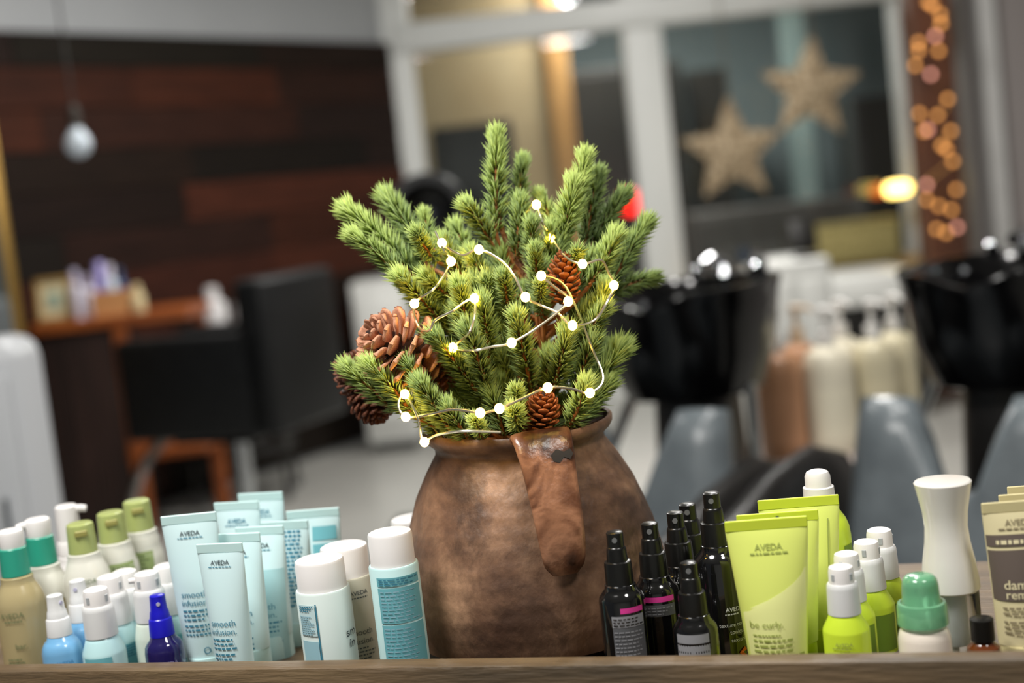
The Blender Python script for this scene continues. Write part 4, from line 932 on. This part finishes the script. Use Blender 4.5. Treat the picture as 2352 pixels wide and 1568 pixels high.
SH = [  # tip, base, needle px, tone
 ((1140, 322, 0), (1140, 540, 0), 36, .6), ((1200, 378, .03), (1186, 530, .02), 30, .42), ((806, 492, -.01), (960, 640, 0), 40, .66), ((894, 462, .02), (985, 610, .02), 40, .45),
 ((818, 548, -.03), (930, 645, -.02), 34, .6), ((975, 500, .02), (990, 570, .01), 26, .55), ((958, 540, -.06), (1005, 600, -.01), 30, .62), ((1078, 480, -.02), (1130, 560, 0), 34, .58),
 ((1050, 530, .03), (1090, 620, .02), 32, .5), ((1342, 370, 0), (1322, 500, 0), 34, .72), ((1316, 434, -.03), (1282, 590, -.01), 38, .72), ((1372, 412, .02), (1340, 570, .02), 34, .36), ((1428, 455, .03), (1340, 590, .02), 34, .34),
 ((1482, 520, .01), (1395, 670, .01), 34, .48), ((1412, 552, -.03), (1350, 660, -.02), 36, .68), ((1242, 455, .03), (1280, 540, .02), 28, .6), ((1196, 470, -.01), (1186, 600, 0), 32, .42), ((1222, 520, -.03), (1222, 620, -.01), 30, .42),
 ((1326, 580, -.07), (1300, 640, -.02), 26, .5), ((1496, 640, .05), (1390, 690, .03), 30, .45), ((924, 642, -.05), (1030, 760, -.01), 36, .7), ((985, 642, -.04), (1070, 720, 0), 34, .72), ((1056, 662, -.06), (1085, 800, -.02), 36, .72),
 ((1120, 648, -.05), (1135, 740, -.01), 32, .5), ((1158, 640, -.07), (1172, 750, -.02), 30, .48), ((1110, 700, -.07), (1130, 850, -.02), 34, .55), ((1076, 762, -.08), (1140, 950, -.03), 36, .42), ((1002, 776, -.07), (1125, 940, -.03), 34, .42),
 ((1188, 736, -.08), (1222, 910, -.03), 36, .5), ((1242, 655, -.08), (1245, 730, -.02), 26, .4), ((804, 852, -.04), (915, 945, -.03), 34, .55), ((854, 846, -.07), (965, 965, -.05), 36, .68), ((940, 842, -.07), (1010, 950, -.04), 32, .42),
 ((968, 888, -.085), (1050, 1000, -.06), 34, .45), ((1092, 968, -.09), (1110, 1010, -.06), 26, .85), ((1185, 900, -.09), (1190, 960, -.04), 28, .6), ((1182, 945, -.10), (1190, 990, -.06), 30, .72), ((1418, 812, -.03), (1312, 970, -.03), 44, .6), ((1390, 668, -.05), (1330, 800, -.02), 34, .52),
 ((1384, 716, -.06), (1310, 850, -.02), 34, .45), ((1302, 770, -.07), (1262, 920, -.03), 36, .45), ((1365, 780, -.05), (1300, 930, -.03), 34, .42), ((1150, 822, -.03), (1190, 930, -.01), 32, .4), ((1345, 890, -.075), (1302, 985, -.05), 34, .68),
 ((1270, 530, -.02), (1250, 650, 0), 32, .55), ((1150, 590, .0), (1180, 700, 0), 32, .48), ((1085, 590, -.03), (1140, 700, -.01), 32, .5), ((1020, 560, -.02), (1090, 680, 0), 32, .5), ((1040, 830, -.05), (1130, 960, -.02), 34, .45), ((1390, 890, -.04), (1310, 985, -.04), 36, .5),
 ((1260, 820, -.04), (1248, 940, -.02), 32, .45), ((1000, 720, 0), (1100, 830, 0), 34, .42), ((930, 800, .02), (1070, 920, .01), 34, .4), ((1350, 640, .02), (1300, 760, .01), 34, .45), ((1430, 600, .05), (1340, 720, .03), 34, .4), ((1300, 520, .05), (1270, 660, .03), 34, .42),
 ((1120, 540, .04), (1160, 660, .02), 34, .4), ((950, 600, .03), (1080, 720, .02), 36, .4), ((1230, 580, -.05), (1235, 690, -.01), 30, .5), ((1060, 920, -.03), (1140, 1000, -.03), 32, .42), ((1000, 940, -.06), (1090, 1020, -.05), 32, .5), ((1250, 700, .04), (1240, 820, .02), 34, .36), ((1180, 780, .04), (1210, 900, .02), 34, .36), ((1380, 840, .03), (1290, 960, .01), 34, .4), ((1100, 860, .04), (1180, 970, .02), 34, .36),
 ((982, 912, -.06), (1062, 1012, -.05), 32, .5), ((1030, 940, -.08), (1090, 1015, -.06), 30, .45), ((1128, 905, -.05), (1160, 1005, -.04), 32, .45), ((1290, 935, -.02), (1262, 1000, -.02), 30, .4), ((960, 950, -.05), (1030, 1015, -.04), 28, .5), ((1150, 880, -.03), (1180, 985, -.02), 32, .4)]
for k in range(26):
    px_ = random.uniform(960, 1400); py_ = random.uniform(560, 900); d_ = random.uniform(-.04, .05)
    SH.append(((px_, py_, d_), (px_*.62+1205*.38, py_+random.uniform(90, 130), d_*.6), 33, random.uniform(.3, .5)))
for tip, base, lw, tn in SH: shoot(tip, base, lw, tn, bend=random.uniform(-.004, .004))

# ------------------------------------------------------------------ pine cones
cone_m = [noisy('cone_scale_%d' % i, [(.3, a), (.7, b)], nscale=40, rough=.6, bump=.2) for i, (a, b) in enumerate((('a2664a', 'e0a886'), ('4e2716', '7a4226'), ('7a3c18', 'b0652e')))]
core_m = noisy('cone_core', [(.3, '24120b'), (.7, '3c2014')], nscale=40, rough=.8)
def scale_mesh(mat):
    """a woody scale: narrow foot, spoon-shaped rounded end; length 1 along +x, thickness along z"""
    out = [(0, .11), (.25, .13), (.5, .21), (.72, .31), (.88, .31), (.97, .2), (1.02, .0)]
    V, F = [], []
    for sgn, th in ((1, .06), (-1, -.05)):
        for x, w_ in out:
            lift = .16*x*x
            for y in (-1, 0, 1): V.append((x-.03*abs(y), y*w_, lift+th*(1 if y == 0 else .35)+(.05*(x > .8) if sgn > 0 else 0)))
    n_ = len(out)*3
    for i in range(len(out)-1):
        for j in (0, 1):
            a = i*3+j; F.append((a, a+3, a+4, a+1)); a += n_; F.append((a, a+1, a+4, a+3))
        F.append((i*3, i*3+n_, i*3+3+n_, i*3+3)); F.append((i*3+2, i*3+5, i*3+5+n_, i*3+2+n_))
    e = (len(out)-1)*3; F.append((e, e+n_, e+1+n_, e+1)); F.append((e+1, e+1+n_, e+2+n_, e+2)); F.append((0, 1, 1+n_, n_)); F.append((1, 2, 2+n_, 1+n_))
    me = bpy.data.meshes.new('scale'); me.from_pydata(V, [], F); me.materials.append(mat); me.polygons.foreach_set('use_smooth', [True]*len(me.polygons)); me.update(); return me
smesh = [scale_mesh(m_) for m_ in cone_m]
def pine_cone(label, c, L, R, axis, mi=0, n=78, open_=1.0):
    """c: centre, axis: from stalk end to tip"""
    ax = Vector(axis).normalized()
    t = thing('pine_cone', label, 'pine cone', tuple(c), 0, 'pine cones in the spruce'); q = Vector((0, 0, 1)).rotation_difference(ax)
    core = mk('core', *lathe([(R*.05, L*.48), (R*.22, L*.3), (R*.38, 0), (R*.4, -L*.25), (R*.22, -L*.45)], 16), core_m, t); core.rotation_mode = 'QUATERNION'; core.rotation_quaternion = q
    for i in range(n):
        f = (i+.5)/n; z = L*(-.46+.90*f); rr = R*(math.sin(PI*min(1, (.16+.80*f)))**.75)
        ph = i*2.39996; tilt = math.radians(-28+88*f**1.1)*open_+ (1-open_)*math.radians(45)
        ln = max(rr*.86, R*.3)
        m3 = q.to_matrix() @ Matrix.Rotation(ph, 3, 'Z') @ Matrix.Rotation(-tilt, 3, 'Y')
        p = q @ Vector((R*.14*math.cos(ph), R*.14*math.sin(ph), z-ln*.25*math.sin(tilt)))
        o = link('scale', smesh[mi], t, p, m3.to_euler(), (ln, ln*.95, ln*.9))
    return t
kk = DJ/FPX
pine_cone('large open pine cone with pale brown scales at the left of the spruce', T_(915, 800, -.045), 175*kk, 98*kk, (-.66, -.35, .5), 0, 72)
pine_cone('dark pine cone behind the large one at the far left', T_(838, 868, .015), 150*kk, 70*kk, (-.6, -.2, .5), 1, 70)
pine_cone('dark pine cone hanging lowest at the left', T_(852, 915, .01), 120*kk, 62*kk, (.3, -.4, -.7), 1, 70, .6)
pine_cone('dark reddish pine cone upright in the middle of the spruce', T_(1294, 640, -.055), 125*kk, 44*kk, (.1, -.1, 1), 2, 70, .6)
pine_cone('small closed pine cone resting on the jug rim', T_(1246, 945, -.075), 100*kk, 46*kk, (.15, -.25, .9), 2, 70, .5)
pine_cone('orange brown pine cone half hidden low in the left branches', T_(1005, 855, -.02), 110*kk, 48*kk, (-.4, -.5, .5), 2, 60, .8)

# ------------------------------------------------------------------ fairy lights in the spruce
seq = [(1232, 470, .0, 1), (1246, 510, -.03, 0), (1267, 546, -.015, 1), (1300, 590, -.07, 0), (1338, 606, -.085, 1), (1380, 597, -.08, 0), (1397, 625, -.07, 0), (1410, 655, -.07, 1), (1396, 690, -.085, 0), (1365, 735, -.09, 0), (1315, 747, -.10, 1), (1280, 718, -.10, 0), (1240, 700, -.10, 0), (1207, 682, -.105, 1), (1180, 632, -.09, 0), (1150, 598, -.07, 0), (1100, 573, -.06, 1), (1060, 586, -.06, 0), (1015, 558, -.065, 1), (1000, 532, -.06, 0), (1020, 575, -.07, 0), (1036, 600, -.04, 1), (1000, 660, -.085, 0), (952, 697, -.07, 1), (960, 748, -.07, 0), (985, 760, -.09, 0), (1000, 735, -.095, 0), (1038, 715, -.1, 0), (1090, 685, -.075, 1), (1080, 760, -.115, 0), (1040, 798, -.065, 1), (1085, 805, -.118, 0), (1130, 796, -.12, 0), (1175, 787, -.12, 1), (1240, 748, -.115, 0), (1305, 692, -.105, 1), (1275, 660, -.105, 0), (1243, 633, -.105, 1), (1300, 660, -.07, 0), (1360, 800, -.06, 0), (1385, 870, -.085, 0), (1355, 902, -.11, 1), (1310, 892, -.12, 0), (1258, 890, -.125, 1), (1200, 915, -.13, 0), (1147, 938, -.13, 1), (1125, 945, -.13, 0), (1103, 948, -.13, 1), (1040, 940, -.12, 0), (985, 952, -.105, 0), (932, 957, -.085, 1), (915, 930, -.08, 0), (930, 905, -.075, 1), (960, 960, -.11, 0), (966, 998, -.095, 0), (975, 1015, -.092, 1), (1000, 1000, -.105, 0), (1060, 990, -.13, 0), (1150, 992, -.132, 0)]
fl = thing('fairy_lights', 'string of tiny warm lights on silver wire wound through the spruce', 'string lights', tuple(T_(1187, 800, -.1)))
f0_ = np.array(fl.location)
W_ = [T_(x, y, d)-f0_ for x, y, d, _ in seq]
mk('wire', *tube(smoothpath(W_, 6), .0011, 6), M('silver_wire', 'd9d6c4', .25, .9), fl)
glow = M('fairy_glow', 'fff0c0', .3, emit='ffc850', es=42)
dm = lathe([(.0004, .0042), (.0022, .0036), (.0035, .002), (.004, 0), (.0035, -.002), (.0022, -.0036), (.0004, -.0042)], 14)
first = None
for (x, y, d, b_), p in zip(seq, W_):
    if not b_: continue
    p = p+(CAM-f0_-p)/np.linalg.norm(CAM-f0_-p)*.003
    if first is None: first = mk('bulb', *dm, glow, fl, loc=tuple(p))
    else: link('bulb', first.data, fl, tuple(p))
